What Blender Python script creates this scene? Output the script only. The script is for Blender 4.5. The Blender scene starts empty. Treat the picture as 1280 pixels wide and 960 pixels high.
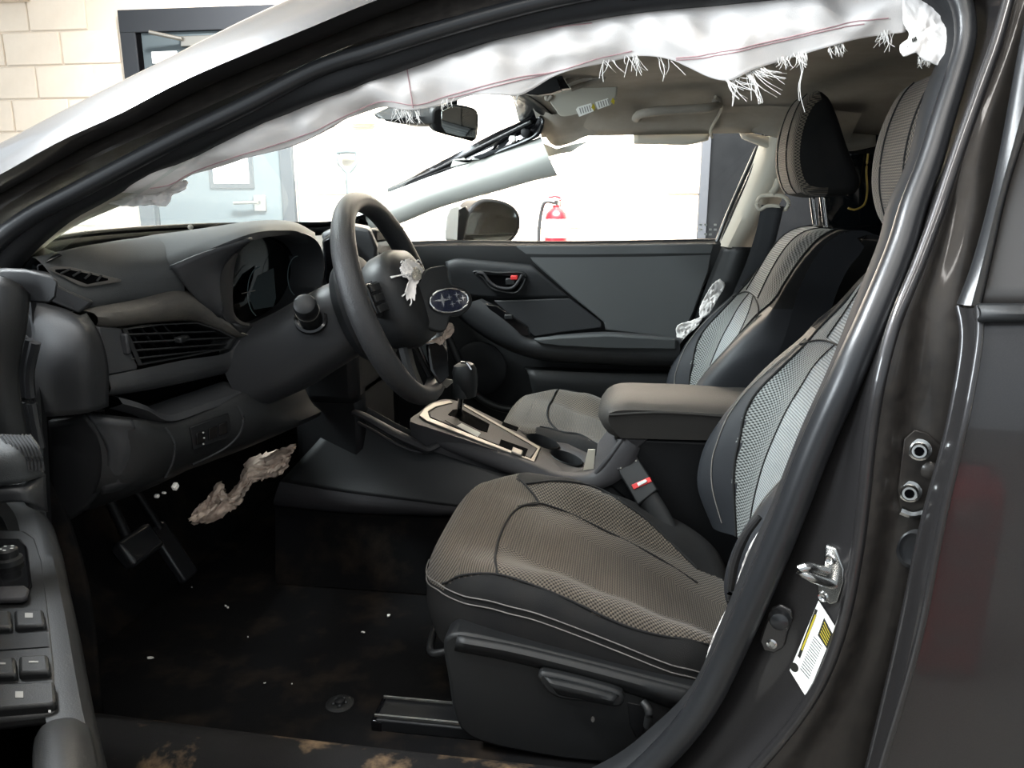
import bpy, bmesh, math, random
from mathutils import Vector, Matrix
from mathutils.bvhtree import BVHTree
from mathutils import noise
random.seed(7)
SC = bpy.context.scene
COL = SC.collection
# ------------------------------------------------------------------ camera, world, lights, exposure
FPX = 961.0
YAW, PITCH = math.radians(8.2), math.radians(13.46)
CAM = Vector((0.0, -1.64, 1.17))
cd = bpy.data.cameras.new('camera'); cam = bpy.data.objects.new('camera', cd); COL.objects.link(cam)
cam.location = CAM; cam.rotation_euler = (math.pi/2 - PITCH, 0, YAW)
cd.sensor_fit = 'HORIZONTAL'; cd.sensor_width = 36.0; cd.lens = FPX*36.0/1280.0; cd.clip_start = 0.02
SC.camera = cam
w = bpy.data.worlds.new('overcast'); SC.world = w; w.use_nodes = True
w.node_tree.nodes['Background'].inputs[0].default_value = (0.84, 0.93, 1.0, 1)
w.node_tree.nodes['Background'].inputs[1].default_value = 1.0
def area(name, loc, rot, sx, sy, power, col=(1, 1, 1)):
    l = bpy.data.lights.new(name, 'AREA'); l.shape = 'RECTANGLE'; l.size = sx; l.size_y = sy; l.energy = power; l.color = col
    o = bpy.data.objects.new(name, l); COL.objects.link(o); o.location = loc; o.rotation_euler = rot
    return o
area('unseen_overhead_light', (-0.2, 1.3, 3.9), (math.radians(38), 0, 0), 2.4, 0.4, 1050, (1, .99, .98)).data.spread = math.radians(95)  # unseen lamp added to bleach the wall beyond the car
area('unseen_overhead_light', (-0.4, -2.1, 3.8), (math.radians(-8), 0, 0), 3.2, 0.14, 70, (1, .97, .93))  # this strip and the next: unseen, added for pillar and seal highlights
area('unseen_overhead_light', (0.6, -3.6, 3.8), (math.radians(-20), 0, 0), 3.2, 0.14, 70, (1, .97, .93))
fl_ = area('unseen_overhead_light', (-2.5, -0.4, 3.4), (0, 0, 0), 2.2, 0.35, 95, (.90, .96, 1)); fl_.data.spread = math.radians(75)  # unseen lamp added to brighten the dash top through the windscreen
fl_.rotation_euler = (Vector((-.75, -.25, 1.1))-fl_.location).to_track_quat('-Z', 'Y').to_euler()
# area light as daylight through an unseen bay door ahead left, for pillar highlights
bay = area('unseen_bay_daylight', (-4.6, -3.3, 1.9), (0, 0, 0), 1.7, 2.6, 420, (.86, .94, 1))
bay.rotation_euler = (Vector((0.1, -.8, 1.0))-bay.location).to_track_quat('-Z', 'Y').to_euler()
vs = SC.view_settings
vs.view_transform = 'Standard'; vs.look = 'None'; vs.exposure = 0.0; vs.gamma = 1.0; vs.use_curve_mapping = False

# ------------------------------------------------------------------ picking world points: a pixel of the 1280x960 photograph + a known plane
_sy, _cy, _sp, _cp = math.sin(YAW), math.cos(YAW), math.sin(PITCH), math.cos(PITCH)
FW = Vector((-_sy*_cp, _cy*_cp, -_sp)); RT = Vector((_cy, _sy, 0)); UP = RT.cross(FW)
def ray(px, py): return FW + RT*((px-640)/FPX) - UP*((py-480)/FPX)
def PL(px, py, p0, n):
    d = ray(px, py); n = Vector(n); return CAM + d*((Vector(p0)-CAM).dot(n)/d.dot(n))
def P(px, py, y): return PL(px, py, (0, y, 0), (0, 1, 0))
def PX(px, py, x): return PL(px, py, (x, 0, 0), (1, 0, 0))
def PZ(px, py, z): return PL(px, py, (0, 0, z), (0, 0, 1))
def PS(px, py, off=0.0):                                  # the car's flank: upright below the belt line, leaning inboard above it
    p = P(px, py, -.74+off)
    if p.z < 1.0: return p
    return PL(px, py, (0, -.74+off, 1.0), (0, 1, -.4))

# ------------------------------------------------------------------ materials
def lin(h):
    h = h.lstrip('#'); c = [int(h[i:i+2], 16)/255 for i in (0, 2, 4)]
    return tuple((v/12.92 if v <= .04045 else ((v+.055)/1.055)**2.4) for v in c)+(1,)
def mat(name, col, rough=.6, metal=0., spec=.5, nscale=0, ncol=None, nfac=.5, bump=0., bscale=200, coat=0., rvar=0., npos=None):
    m = bpy.data.materials.new(name); m.use_nodes = True; nt = m.node_tree; b = nt.nodes['Principled BSDF']
    c = lin(col) if isinstance(col, str) else col
    b.inputs['Base Color'].default_value = c; b.inputs['Roughness'].default_value = rough; b.inputs['Metallic'].default_value = metal
    b.inputs['Specular IOR Level'].default_value = spec; b.inputs['Coat Weight'].default_value = coat; b.inputs['Coat Roughness'].default_value = .06
    tc = nt.nodes.new('ShaderNodeTexCoord')
    if nscale:
        n = nt.nodes.new('ShaderNodeTexNoise'); n.inputs['Scale'].default_value = nscale; n.inputs['Detail'].default_value = 6; n.inputs['Roughness'].default_value = .62
        nt.links.new(tc.outputs['Object'], n.inputs['Vector'])
        r = nt.nodes.new('ShaderNodeValToRGB'); r.color_ramp.elements[0].position = .5-.5*nfac*.5; r.color_ramp.elements[1].position = .5+.5*nfac
        if npos: r.color_ramp.elements[0].position, r.color_ramp.elements[1].position = npos
        c2 = lin(ncol) if isinstance(ncol, str) else (ncol or tuple(x*.6 for x in c[:3])+(1,))
        r.color_ramp.elements[0].color = c; r.color_ramp.elements[1].color = c2
        nt.links.new(n.outputs['Fac'], r.inputs['Fac']); nt.links.new(r.outputs['Color'], b.inputs['Base Color'])
        if rvar:
            mr = nt.nodes.new('ShaderNodeMapRange'); mr.inputs['From Min'].default_value = .35; mr.inputs['From Max'].default_value = .7
            mr.inputs['To Min'].default_value = rough; mr.inputs['To Max'].default_value = rough+rvar
            nt.links.new(n.outputs['Fac'], mr.inputs['Value']); nt.links.new(mr.outputs['Result'], b.inputs['Roughness'])
    if bump:
        n2 = nt.nodes.new('ShaderNodeTexNoise'); n2.inputs['Scale'].default_value = bscale; n2.inputs['Detail'].default_value = 3
        nt.links.new(tc.outputs['Object'], n2.inputs['Vector'])
        bp = nt.nodes.new('ShaderNodeBump'); bp.inputs['Strength'].default_value = bump; bp.inputs['Distance'].default_value = .002
        nt.links.new(n2.outputs['Fac'], bp.inputs['Height']); nt.links.new(bp.outputs['Normal'], b.inputs['Normal'])
    return m
def fabric(name, c1, c2, su, sv, ribs=False, dirt=True):
    """knitted seat cloth: staggered eyelets, or ribs, in the seat's own surface coordinates (metres)"""
    m = bpy.data.materials.new(name); m.use_nodes = True; nt = m.node_tree; b = nt.nodes['Principled BSDF']
    b.inputs['Roughness'].default_value = .85; b.inputs['Specular IOR Level'].default_value = .25; b.inputs['Sheen Weight'].default_value = .15
    uv = nt.nodes.new('ShaderNodeUVMap'); sx = nt.nodes.new('ShaderNodeSeparateXYZ'); nt.links.new(uv.outputs['UV'], sx.inputs[0])
    def M(op, a, bb=None):
        n = nt.nodes.new('ShaderNodeMath'); n.operation = op
        for i, v in enumerate((a, bb)):
            if v is None: continue
            if isinstance(v, (int, float)): n.inputs[i].default_value = v
            else: nt.links.new(v, n.inputs[i])
        return n.outputs[0]
    u = M('SINE', M('MULTIPLY', sx.outputs['X'], 2*math.pi/su)); v = M('SINE', M('MULTIPLY', sx.outputs['Y'], 2*math.pi/sv))
    if ribs: h = M('ADD', M('MULTIPLY', v, .75), M('MULTIPLY', M('MULTIPLY', u, v), .35))
    else: h = M('MULTIPLY', u, v)
    mr = nt.nodes.new('ShaderNodeMapRange'); mr.inputs['From Min'].default_value = -.55; mr.inputs['From Max'].default_value = .35
    nt.links.new(h, mr.inputs['Value'])
    mix = nt.nodes.new('ShaderNodeMix'); mix.data_type = 'RGBA'; mix.inputs['A'].default_value = lin(c2); mix.inputs['B'].default_value = lin(c1)
    nt.links.new(mr.outputs['Result'], mix.inputs['Factor'])
    tc = nt.nodes.new('ShaderNodeTexCoord'); n = nt.nodes.new('ShaderNodeTexNoise'); n.inputs['Scale'].default_value = 9; n.inputs['Detail'].default_value = 5
    nt.links.new(tc.outputs['Object'], n.inputs['Vector'])
    mr2 = nt.nodes.new('ShaderNodeMapRange'); mr2.inputs['From Min'].default_value = .35; mr2.inputs['From Max'].default_value = .7
    mr2.inputs['To Min'].default_value = 1.0; mr2.inputs['To Max'].default_value = .78 if dirt else .97
    nt.links.new(n.outputs['Fac'], mr2.inputs['Value'])
    mm = nt.nodes.new('ShaderNodeVectorMath'); mm.operation = 'SCALE'; nt.links.new(mix.outputs['Result'], mm.inputs[0]); nt.links.new(mr2.outputs['Result'], mm.inputs['Scale'])
    nt.links.new(mm.outputs[0], b.inputs['Base Color'])
    bp = nt.nodes.new('ShaderNodeBump'); bp.inputs['Strength'].default_value = .5; bp.inputs['Distance'].default_value = .0015
    nt.links.new(h, bp.inputs['Height']); nt.links.new(bp.outputs['Normal'], b.inputs['Normal'])
    return m
def glassmat(name, col, clear=.94, rough=0.0, gloss=.06, haze=0.):
    m = bpy.data.materials.new(name); m.use_nodes = True; nt = m.node_tree; nt.nodes.clear()
    o = nt.nodes.new('ShaderNodeOutputMaterial'); t = nt.nodes.new('ShaderNodeBsdfTransparent'); g = nt.nodes.new('ShaderNodeBsdfGlossy'); mx = nt.nodes.new('ShaderNodeMixShader')
    t.inputs[0].default_value = col; g.inputs['Roughness'].default_value = rough; mx.inputs[0].default_value = gloss
    nt.links.new(t.outputs[0], mx.inputs[1]); nt.links.new(g.outputs[0], mx.inputs[2]); nt.links.new(mx.outputs[0], o.inputs[0])
    if haze:                                               # pale veil mixed into the pane, imitating scattered light
        df = nt.nodes.new('ShaderNodeBsdfTranslucent'); df.inputs[0].default_value = (.8, .87, .86, 1); m2 = nt.nodes.new('ShaderNodeMixShader'); m2.inputs[0].default_value = haze
        nt.links.new(mx.outputs[0], m2.inputs[1]); nt.links.new(df.outputs[0], m2.inputs[2]); nt.links.new(m2.outputs[0], o.inputs[0])
    return m
M_ = {}
M_['paint'] = mat('graphite_metallic_paint', '#302f30', .34, .6, .5, 900, '#3a3838', .6, coat=.7, rvar=.08)
M_['paint_dusty'] = mat('dusty_graphite_paint', '#322f2d', .46, .5, .5, 60, '#46413c', .8, coat=.25, rvar=.2)
M_['rubber'] = mat('weatherstrip_rubber', '#1f2022', .33, 0, .5, bump=.05, bscale=400)
M_['gloss_black'] = mat('gloss_black_trim', '#0b0b0d', .14, 0, .5)
M_['black'] = mat('black_plastic', '#18191a', .5, 0, .38, bump=.12, bscale=700)
M_['black_dark'] = mat('deep_black_plastic', '#101113', .55, 0, .3, bump=.1, bscale=600)
M_['dash'] = mat('grey_grained_dash', '#3a3c3d', .68, 0, .3, bump=.22, bscale=800)
M_['dash_mid'] = mat('charcoal_dash_trim', '#292a2c', .5, 0, .42, bump=.15, bscale=800)
M_['dash_tan'] = mat('dusty_dash_strip', '#4b4843', .55, 0, .4, 30, '#3a3836', .6, bump=.15, bscale=700)
M_['console'] = mat('console_plastic', '#2f2e30', .6, 0, .3, bump=.15, bscale=700)
M_['armrest'] = mat('armrest_vinyl', '#2e2c2a', .62, 0, .25, bump=.25, bscale=600)
M_['silver'] = mat('satin_silver', '#77746e', .42, .8, .5)
M_['chrome'] = mat('chrome', '#d8d8d8', .1, 1., .5)
M_['zinc'] = mat('zinc_steel', '#c6c6c4', .22, 1., .5, 40, '#8f8f8d', .6)
M_['beige'] = mat('pillar_beige', '#b3ada0', .6, 0, .4, bump=.1, bscale=500)
M_['trim_grey'] = mat('pillar_light_grey', '#c3c4bf', .55, 0, .4, bump=.1, bscale=500)
M_['headliner'] = mat('headliner_taupe', '#9d978e', .95, 0, .1, 12, '#8d877e', .5, bump=.3, bscale=1500)
M_['bag'] = mat('airbag_cloth', '#efebe8', .8, 0, .25, 8, '#e3ddd9', .7, bump=.2, bscale=900)
M_['bag_dirty'] = mat('stained_airbag_cloth', '#cfbfb0', .85, 0, .2, 25, '#9a7f70', .9, bump=.35, bscale=300)
M_['thread'] = mat('white_thread', '#f4f2ee', .8)
M_['red_thread'] = mat('red_stitching', '#b9979a', .8)
M_['carpet'] = mat('black_carpet', '#101011', 1, 0, .1, 9, '#2b241e', .8, npos=(.5, .72), bump=.8, bscale=1400)
M_['sill'] = mat('muddy_sill_carpet', '#1b1a1a', .95, 0, .15, 10, '#6e5b46', .75, npos=(.54, .66), bump=.6, bscale=900)
M_['cloth_black'] = mat('black_seat_cloth', '#1d1d1e', .8, 0, .2, 20, '#252423', .6, bump=.35, bscale=1300)
M_['cloth_blue'] = mat('charcoal_bolster_vinyl', '#1e2024', .58, 0, .35, bump=.2, bscale=900)
M_['seam'] = mat('dark_seam', '#121213', .9)
M_['stitch'] = mat('grey_stitching', '#6d6a66', .8)
M_['fab_dot'] = fabric('eyelet_seat_fabric', '#696055', '#171411', .0092, .0070)
M_['fab_rib'] = fabric('ribbed_seat_fabric', '#5f574d', '#332e28', .0055, .0042, True)
M_['fab_light'] = fabric('pale_ribbed_seat_fabric', '#949899', '#626566', .007, .005, True, False)  # truly paler pattern, with cool daylight also painted into its colour
M_['fab_grey_daylit'] = fabric('daylit_eyelet_seat_fabric', '#7c7f7e', '#222322', .0092, .0070, False, False)  # cleaner than the cushion cloth; cool window daylight also painted into the colour
M_['webbing'] = mat('seat_belt_webbing', '#232427', .7, 0, .3, bump=.4, bscale=900)
M_['red'] = mat('red_paint', '#b41a22', .3, 0, .5, coat=.4)
M_['ext_red'] = mat('extinguisher_red', '#8c0f16', .35, 0, .3)
M_['tool_grey'] = mat('tool_grey', '#4a5152', .7, 0, .2)
M_['red_plastic'] = mat('red_button', '#c43030', .4)
M_['white'] = mat('white_print', '#eeeeea', .6)
M_['white_plastic'] = mat('white_plastic', '#e6e4de', .5)
M_['yellow'] = mat('yellow_print', '#b5a524', .6)
M_['ink'] = mat('black_print', '#15150f', .6)
M_['label_grey'] = mat('grey_print', '#8f8f8c', .7)
M_['block'] = mat('cream_block_paint', '#d3c6b6', .7, 0, .3, 6, '#cabcab', .6, bump=.15, bscale=60)
M_['mortar'] = mat('painted_mortar', '#cbbdac', .9)
M_['door_grey'] = mat('grey_steel_door', '#454d50', .6, 0, .2)
M_['door_frame'] = mat('dark_grey_frame', '#2d2f32', .7, 0, .1)
M_['door_dark'] = mat('dark_steel_panel', '#0c0d0e', .95, 0, .03, 5, '#121314', .6)
M_['concrete'] = mat('concrete_floor', '#7c7973', .6, 0, .4, 4, '#6b6862', .7, bump=.1)
M_['ceiling'] = mat('white_ceiling', '#dcdcd8', .9)
M_['glass'] = glassmat('clear_glass', (.93, .97, .95, 1), haze=.07)
M_['glass_side'] = glassmat('side_glass', (.97, .98, .97, 1), gloss=.03)
M_['lens'] = mat('cluster_lens', '#060708', .08, 0, .5)
M_['mirror'] = mat('mirror_glass', '#c9cdca', .03, 1., .5)
M_['dark_gap'] = mat('dark_gap', '#050506', 1, 0, .03)
M_['emblem_blue'] = mat('emblem_blue', '#0c132b', .12, .2, .5, coat=1)
M_['frit'] = mat('black_frit', '#07080a', .25)
M_['card'] = mat('cream_card', '#cfc8b8', .7)
M_['brass'] = mat('yellow_wire', '#b59a4a', .5)

# ------------------------------------------------------------------ mesh helpers
def link(o, parent=None):
    COL.objects.link(o)
    if parent is not None:
        o.parent = parent
        o.matrix_parent_inverse = parent_world(parent).inverted()
    return o
_W = {}
def parent_world(p): return _W.get(p.name, Matrix.Identity(4))
def thing(name, label, cat, loc=(0, 0, 0), group=None, kind=None):
    o = bpy.data.objects.new(name, None); COL.objects.link(o); o.location = loc; o.empty_display_size = .05
    _W[o.name] = Matrix.Translation(Vector(loc))
    return tag(o, label, cat, group, kind)
def tag(o, label=None, cat=None, group=None, kind=None):
    if label: o['label'] = label
    if cat: o['category'] = cat
    if group: o['group'] = group
    if kind: o['kind'] = kind
    return o
def mk(name, verts, faces, m, parent=None, smooth=40, bevel=0, solid=0, sub=0, uv=None, label=None, soff=0, seg=2):
    me = bpy.data.meshes.new(name); me.from_pydata([tuple(v) for v in verts], [], faces)
    bm = bmesh.new(); bm.from_mesh(me); bmesh.ops.recalc_face_normals(bm, faces=bm.faces); bm.to_mesh(me); bm.free()
    if uv is not None:
        l = me.uv_layers.new(name='UVMap')
        for lp in me.loops: l.data[lp.index].uv = uv[lp.vertex_index]
    if smooth:
        for p in me.polygons: p.use_smooth = True
        me.set_sharp_from_angle(angle=math.radians(smooth))
    me.materials.append(M_[m] if isinstance(m, str) else m)
    o = bpy.data.objects.new(name, me); link(o, parent)
    if sub:
        s = o.modifiers.new('sub', 'SUBSURF'); s.levels = sub; s.render_levels = sub
    if solid:
        s = o.modifiers.new('solid', 'SOLIDIFY'); s.thickness = solid; s.offset = soff
    if bevel:
        s = o.modifiers.new('bevel', 'BEVEL'); s.width = bevel; s.segments = seg; s.limit_method = 'ANGLE'; s.angle_limit = math.radians(35)
    if label: o['label'] = label
    return o
def cr(pts, n, closed=False):
    """n points along a Catmull-Rom curve through pts, evenly spaced by length"""
    pts = [Vector(p) for p in pts]
    if len(pts) == 2 and not closed: return [pts[0].lerp(pts[1], i/(n-1)) for i in range(n)]
    N = len(pts); segs = N if closed else N-1; dense = []
    for i in range(segs):
        if closed: p0, p1, p2, p3 = pts[(i-1) % N], pts[i], pts[(i+1) % N], pts[(i+2) % N]
        else:
            p1, p2 = pts[i], pts[i+1]; p0 = pts[i-1] if i > 0 else p1*2-p2; p3 = pts[i+2] if i+2 < N else p2*2-p1
        t0 = 0.; a = max((p1-p0).length, 1e-6)**.5; b = max((p2-p1).length, 1e-6)**.5; c = max((p3-p2).length, 1e-6)**.5
        m1 = (p1-p0)/a - (p2-p0)/(a+b) + (p2-p1)/b; m2 = (p2-p1)/b - (p3-p1)/(b+c) + (p3-p2)/c; m1 = m1*b; m2 = m2*b
        for k in range(16):
            t = k/16; dense.append(p1*(2*t**3-3*t*t+1) + m1*(t**3-2*t*t+t) + p2*(-2*t**3+3*t*t) + m2*(t**3-t*t))
    dense.append(pts[0].copy() if closed else pts[-1].copy())
    L = [0.]
    for i in range(1, len(dense)): L.append(L[-1]+(dense[i]-dense[i-1]).length)
    out = []; j = 0; m = n if closed else n-1
    for i in range(n):
        s = L[-1]*i/m
        while j < len(L)-2 and L[j+1] < s: j += 1
        d = L[j+1]-L[j]; out.append(dense[j].lerp(dense[j+1], (s-L[j])/d if d > 1e-9 else 0))
    return out
def poly(pts, n):                                          # the same with straight legs
    pts = [Vector(p) for p in pts]; L = [0.]
    for i in range(1, len(pts)): L.append(L[-1]+(pts[i]-pts[i-1]).length)
    out = []; j = 0
    for i in range(n):
        s = L[-1]*i/(n-1)
        while j < len(L)-2 and L[j+1] < s: j += 1
        d = L[j+1]-L[j]; out.append(pts[j].lerp(pts[j+1], (s-L[j])/d if d > 1e-9 else 0))
    return out
def grid(name, rows, m, parent=None, closed=False, **k):
    """rows of equal length -> quad sheet, UVs in metres along it"""
    nr, nc = len(rows), len(rows[0]); verts = [v for r in rows for v in r]; faces = []
    for i in range(nr-1):
        for j in range(nc if closed else nc-1):
            a, b = i*nc+j, i*nc+(j+1) % nc; faces.append((a, b, b+nc, a+nc))
    return mk(name, verts, faces, m, parent, **k)
def loft(name, rows, m, parent=None, nu=24, nv=None, curve=True, **k):
    """rows: polylines (any point counts) -> smooth sheet"""
    R = [cr(r, nu) for r in rows]
    if nv is None: nv = len(rows)
    if nv != len(rows) or (curve and len(rows) > 2):
        cols = [cr([R[i][j] for i in range(len(R))], nv) if len(R) > 2 else poly([R[0][j], R[1][j]], nv) for j in range(nu)]
        R = [[cols[j][i] for j in range(nu)] for i in range(nv)]
    return grid(name, R, m, parent, **k)
def tube(name, pts, r, m, parent=None, n=40, seg=10, closed=False, smooth_path=True, flat=1.0, upv=(0, 0, 1), caps=True, **k):
    """round (or flattened) tube; r: number or list along the path; flat scales the section across upv"""
    C = cr(pts, n, closed) if smooth_path else ([Vector(p) for p in pts] if closed else poly(pts, n) if n else [Vector(p) for p in pts])
    n = len(C); rr = r if isinstance(r, (list, tuple)) else [r]
    def rad(t):
        x = t*(len(rr)-1); i = min(int(x), len(rr)-2) if len(rr) > 1 else 0
        return rr[0] if len(rr) == 1 else rr[i]+(rr[i+1]-rr[i])*(x-i)
    verts = []; faces = []; up = Vector(upv)
    for i, c in enumerate(C):
        a = C[(i-1) % n] if closed or i > 0 else C[i]; b = C[(i+1) % n] if closed or i < n-1 else C[i]
        t = (b-a).normalized(); s = t.cross(up)
        if s.length < 1e-4: s = t.cross(Vector((1, 0, 0)))
        s.normalize(); q = s.cross(t).normalized(); R = rad(i/(n-1))
        for j in range(seg):
            an = 2*math.pi*j/seg; verts.append(c + s*(R*math.cos(an)) + q*(R*flat*math.sin(an)))
    for i in range(n if closed else n-1):
        for j in range(seg):
            a = i*seg+j; b = i*seg+(j+1) % seg; c = ((i+1) % n)*seg+(j+1) % seg; d = ((i+1) % n)*seg+j; faces.append((a, b, c, d))
    if not closed and caps: faces += [tuple(range(seg)), tuple(range((n-1)*seg, n*seg))]
    return mk(name, verts, faces, m, parent, **k)
def prism(name, pts, vec, m, parent=None, bevel=.002, **k):
    pts = [Vector(p) for p in pts]; vec = Vector(vec); n = len(pts)
    verts = pts + [p+vec for p in pts]; faces = [tuple(range(n)), tuple(range(2*n-1, n-1, -1))] + [(i, (i+1) % n, n+(i+1) % n, n+i) for i in range(n)]
    k.setdefault('smooth', 30)
    return mk(name, verts, faces, m, parent, bevel=bevel, **k)
def box(name, c, s, m, parent=None, bevel=.003, rot=None, **k):
    M = rot.to_3x3() if rot else Matrix.Identity(3); c = Vector(c)
    v = [c + M @ Vector((sx*s[0]/2, sy*s[1]/2, sz*s[2]/2)) for sx in (-1, 1) for sy in (-1, 1) for sz in (-1, 1)]
    f = [(0, 1, 3, 2), (4, 6, 7, 5), (0, 4, 5, 1), (2, 3, 7, 6), (0, 2, 6, 4), (1, 5, 7, 3)]
    k.setdefault('smooth', 30)
    return mk(name, v, f, m, parent, bevel=bevel, **k)
def frame_of(axis, up=(0, 0, 1)):
    a = Vector(axis).normalized(); u = Vector(up)
    s = a.cross(u)
    if s.length < 1e-4: s = a.cross(Vector((1, 0, 0)))
    s.normalize(); return a, s, s.cross(a).normalized()
def lathe(name, base, axis, prof, m, parent=None, seg=24, sx=1., sy=1., up=(0, 0, 1), **k):
    """prof: (radius, distance along axis)"""
    a, s, q = frame_of(axis, up); base = Vector(base); verts = []; faces = []
    for r, h in prof:
        for j in range(seg):
            an = 2*math.pi*j/seg; verts.append(base + a*h + s*(r*sx*math.cos(an)) + q*(r*sy*math.sin(an)))
    for i in range(len(prof)-1):
        for j in range(seg): faces.append((i*seg+j, i*seg+(j+1) % seg, (i+1)*seg+(j+1) % seg, (i+1)*seg+j))
    faces += [tuple(range(seg)), tuple(range((len(prof)-1)*seg, len(prof)*seg))]
    return mk(name, verts, faces, m, parent, **k)
def bvh(*objs):
    V_, F_ = [], []
    for o in objs:
        b = len(V_); V_ += [v.co.copy() for v in o.data.vertices]; F_ += [tuple(i+b for i in p.vertices) for p in o.data.polygons]
    return BVHTree.FromPolygons(V_, F_)
def hit(t, px, py, lift=0.001):
    d = ray(px, py).normalized(); loc, nrm, i, ds = t.ray_cast(CAM, d)
    if loc is None: return None
    if nrm.dot(d) > 0: nrm = -nrm
    return loc + nrm*lift
def wob(a): return random.uniform(-a, a)
def inpoly(x, y, pg):
    c = False; j = len(pg)-1
    for i in range(len(pg)):
        if (pg[i][1] > y) != (pg[j][1] > y) and x < (pg[j][0]-pg[i][0])*(y-pg[i][1])/(pg[j][1]-pg[i][1])+pg[i][0]: c = not c
        j = i
    return c

def carve(o, cutters):
    """boolean holes, applied at once; the cutting bodies are removed"""
    mods = [m for m in o.modifiers if m.type == 'BEVEL']
    for m in mods: o.modifiers.remove(m)
    for c in cutters:
        b = o.modifiers.new('hole', 'BOOLEAN'); b.operation = 'DIFFERENCE'; b.object = c; b.solver = 'EXACT'
    bpy.context.view_layer.update(); dg = bpy.context.evaluated_depsgraph_get()
    me = bpy.data.meshes.new_from_object(o.evaluated_get(dg)); o.modifiers.clear(); o.data = me
    for c in cutters: bpy.data.objects.remove(c, do_unlink=True)

# ================================================================== THE SETTING: the workshop behind the car
WY = 3.10                                                  # face of the block wall beyond the car
def struct(o): o['kind'] = 'structure'; return o
struct(box('floor', (-1, 0, -.05), (12, 12, .1), 'concrete', bevel=0))
struct(box('ceiling', (-1, -.5, 4.25), (10, 8, .1), 'ceiling', bevel=0))
struct(box('wall_right', (4.2, 0, 2.1), (.15, 7, 4.2), 'ceiling', bevel=0))
wall = struct(box('wall_back', (-.5, WY+.107, 2.1), (10.5, .2, 4.2), 'mortar', bevel=0))
# painted blocks, each a piece of the wall, with raked joints; none where the doors stand
D1 = (-3.12, -2.06, 2.30); D2 = (.42, 1.45, 2.20)
bm_ = None; nb = 0
for r in range(15):
    z = .10+.20*r
    for c in range(20):
        x = -4.95+.40*c+(.2 if r % 2 else 0)
        if (D1[0]-.16 < x < D1[1]+.16 and z < D1[2]+.05) or (D2[0]-.16 < x < D2[1]+.16 and z < D2[2]+.05) or x > 2.4 or z < .55: continue
        if bm_ is None:
            o = box('wall_block', (0, 0, 0), (.392, .05, .192), 'block', wall, bevel=.006); bm_ = o.data
        else:
            o = bpy.data.objects.new('wall_block', bm_); link(o, wall); s = o.modifiers.new('bevel', 'BEVEL'); s.width = .006; s.segments = 1
        o.location = (x, WY+.022+wob(.0015), z)
        nb += 1
struct(box('trim_1', (-3.95, WY-.06, 2.45), (.46, .12, .16), 'block', bevel=.01))
# grey steel door with frame, closer, glazing and lever
dr = bpy.data.objects.new('door_1', None); COL.objects.link(dr); dr.location = (D1[0], WY, 0); _W['door_1'] = Matrix.Translation((D1[0], WY, 0)); struct(dr)
def strip(name, x0, x1, z0, z1, y0, y1, m, par, bev=.004): return box(name, ((x0+x1)/2, (y0+y1)/2, (z0+z1)/2), (x1-x0, y1-y0, z1-z0), m, par, bev)
strip('jamb', D1[0], D1[0]+.10, 0, D1[2], WY-.03, WY+.06, 'door_frame', dr)
strip('jamb', D1[1]-.08, D1[1], 0, D1[2], WY-.03, WY+.06, 'door_frame', dr)
strip('head', D1[0], D1[1], D1[2]-.13, D1[2], WY-.032, WY+.06, 'door_frame', dr)
strip('stop', D1[0]+.10, D1[0]+.13, 0, D1[2]-.13, WY-.02, WY+.06, 'dark_gap', dr)
lf = strip('leaf', D1[0]+.13, D1[1]-.08, .01, D1[2]-.13, WY-.014, WY+.06, 'door_grey', dr)
strip('sign', -2.93, -2.76, 1.99, 2.06, WY-.022, WY-.014, 'white', dr)
strip('closer_body', -2.72, -2.46, 2.08, 2.14, WY-.04, WY+.02, 'silver', dr)
tube('closer_arm', [(-2.70, WY-.05, 2.12), (-2.88, WY-.10, 2.155)], .012, 'silver', dr, n=4)
strip('glazing_frame', -2.62, -2.32, 1.24, 1.90, WY-.024, WY-.013, 'door_frame', dr)
strip('glazing', -2.59, -2.35, 1.27, 1.87, WY-.028, WY-.02, 'white', dr)
strip('lever_plate', -2.33, -2.25, 1.10, 1.20, WY-.03, WY-.013, 'silver', dr)
tube('lever', [(-2.29, WY-.05, 1.155), (-2.36, WY-.06, 1.155), (-2.45, WY-.055, 1.15)], .011, 'silver', dr, n=6)
# dark steel door seen through the passenger window
d2 = bpy.data.objects.new('door_2', None); COL.objects.link(d2); d2.location = (D2[0], WY, 0); _W['door_2'] = Matrix.Translation((D2[0], WY, 0)); struct(d2)
strip('jamb', D2[0], D2[0]+.05, 0, D2[2], WY-.05, WY+.06, 'door_frame', d2)
strip('jamb', D2[1]-.05, D2[1], 0, D2[2], WY-.05, WY+.06, 'door_frame', d2)
strip('head', D2[0], D2[1], D2[2]-.06, D2[2], WY-.052, WY+.06, 'door_frame', d2)
strip('leaf', D2[0]+.052, D2[1]-.052, .01, D2[2]-.062, WY-.02, WY+.04, 'door_dark', d2)

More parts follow.
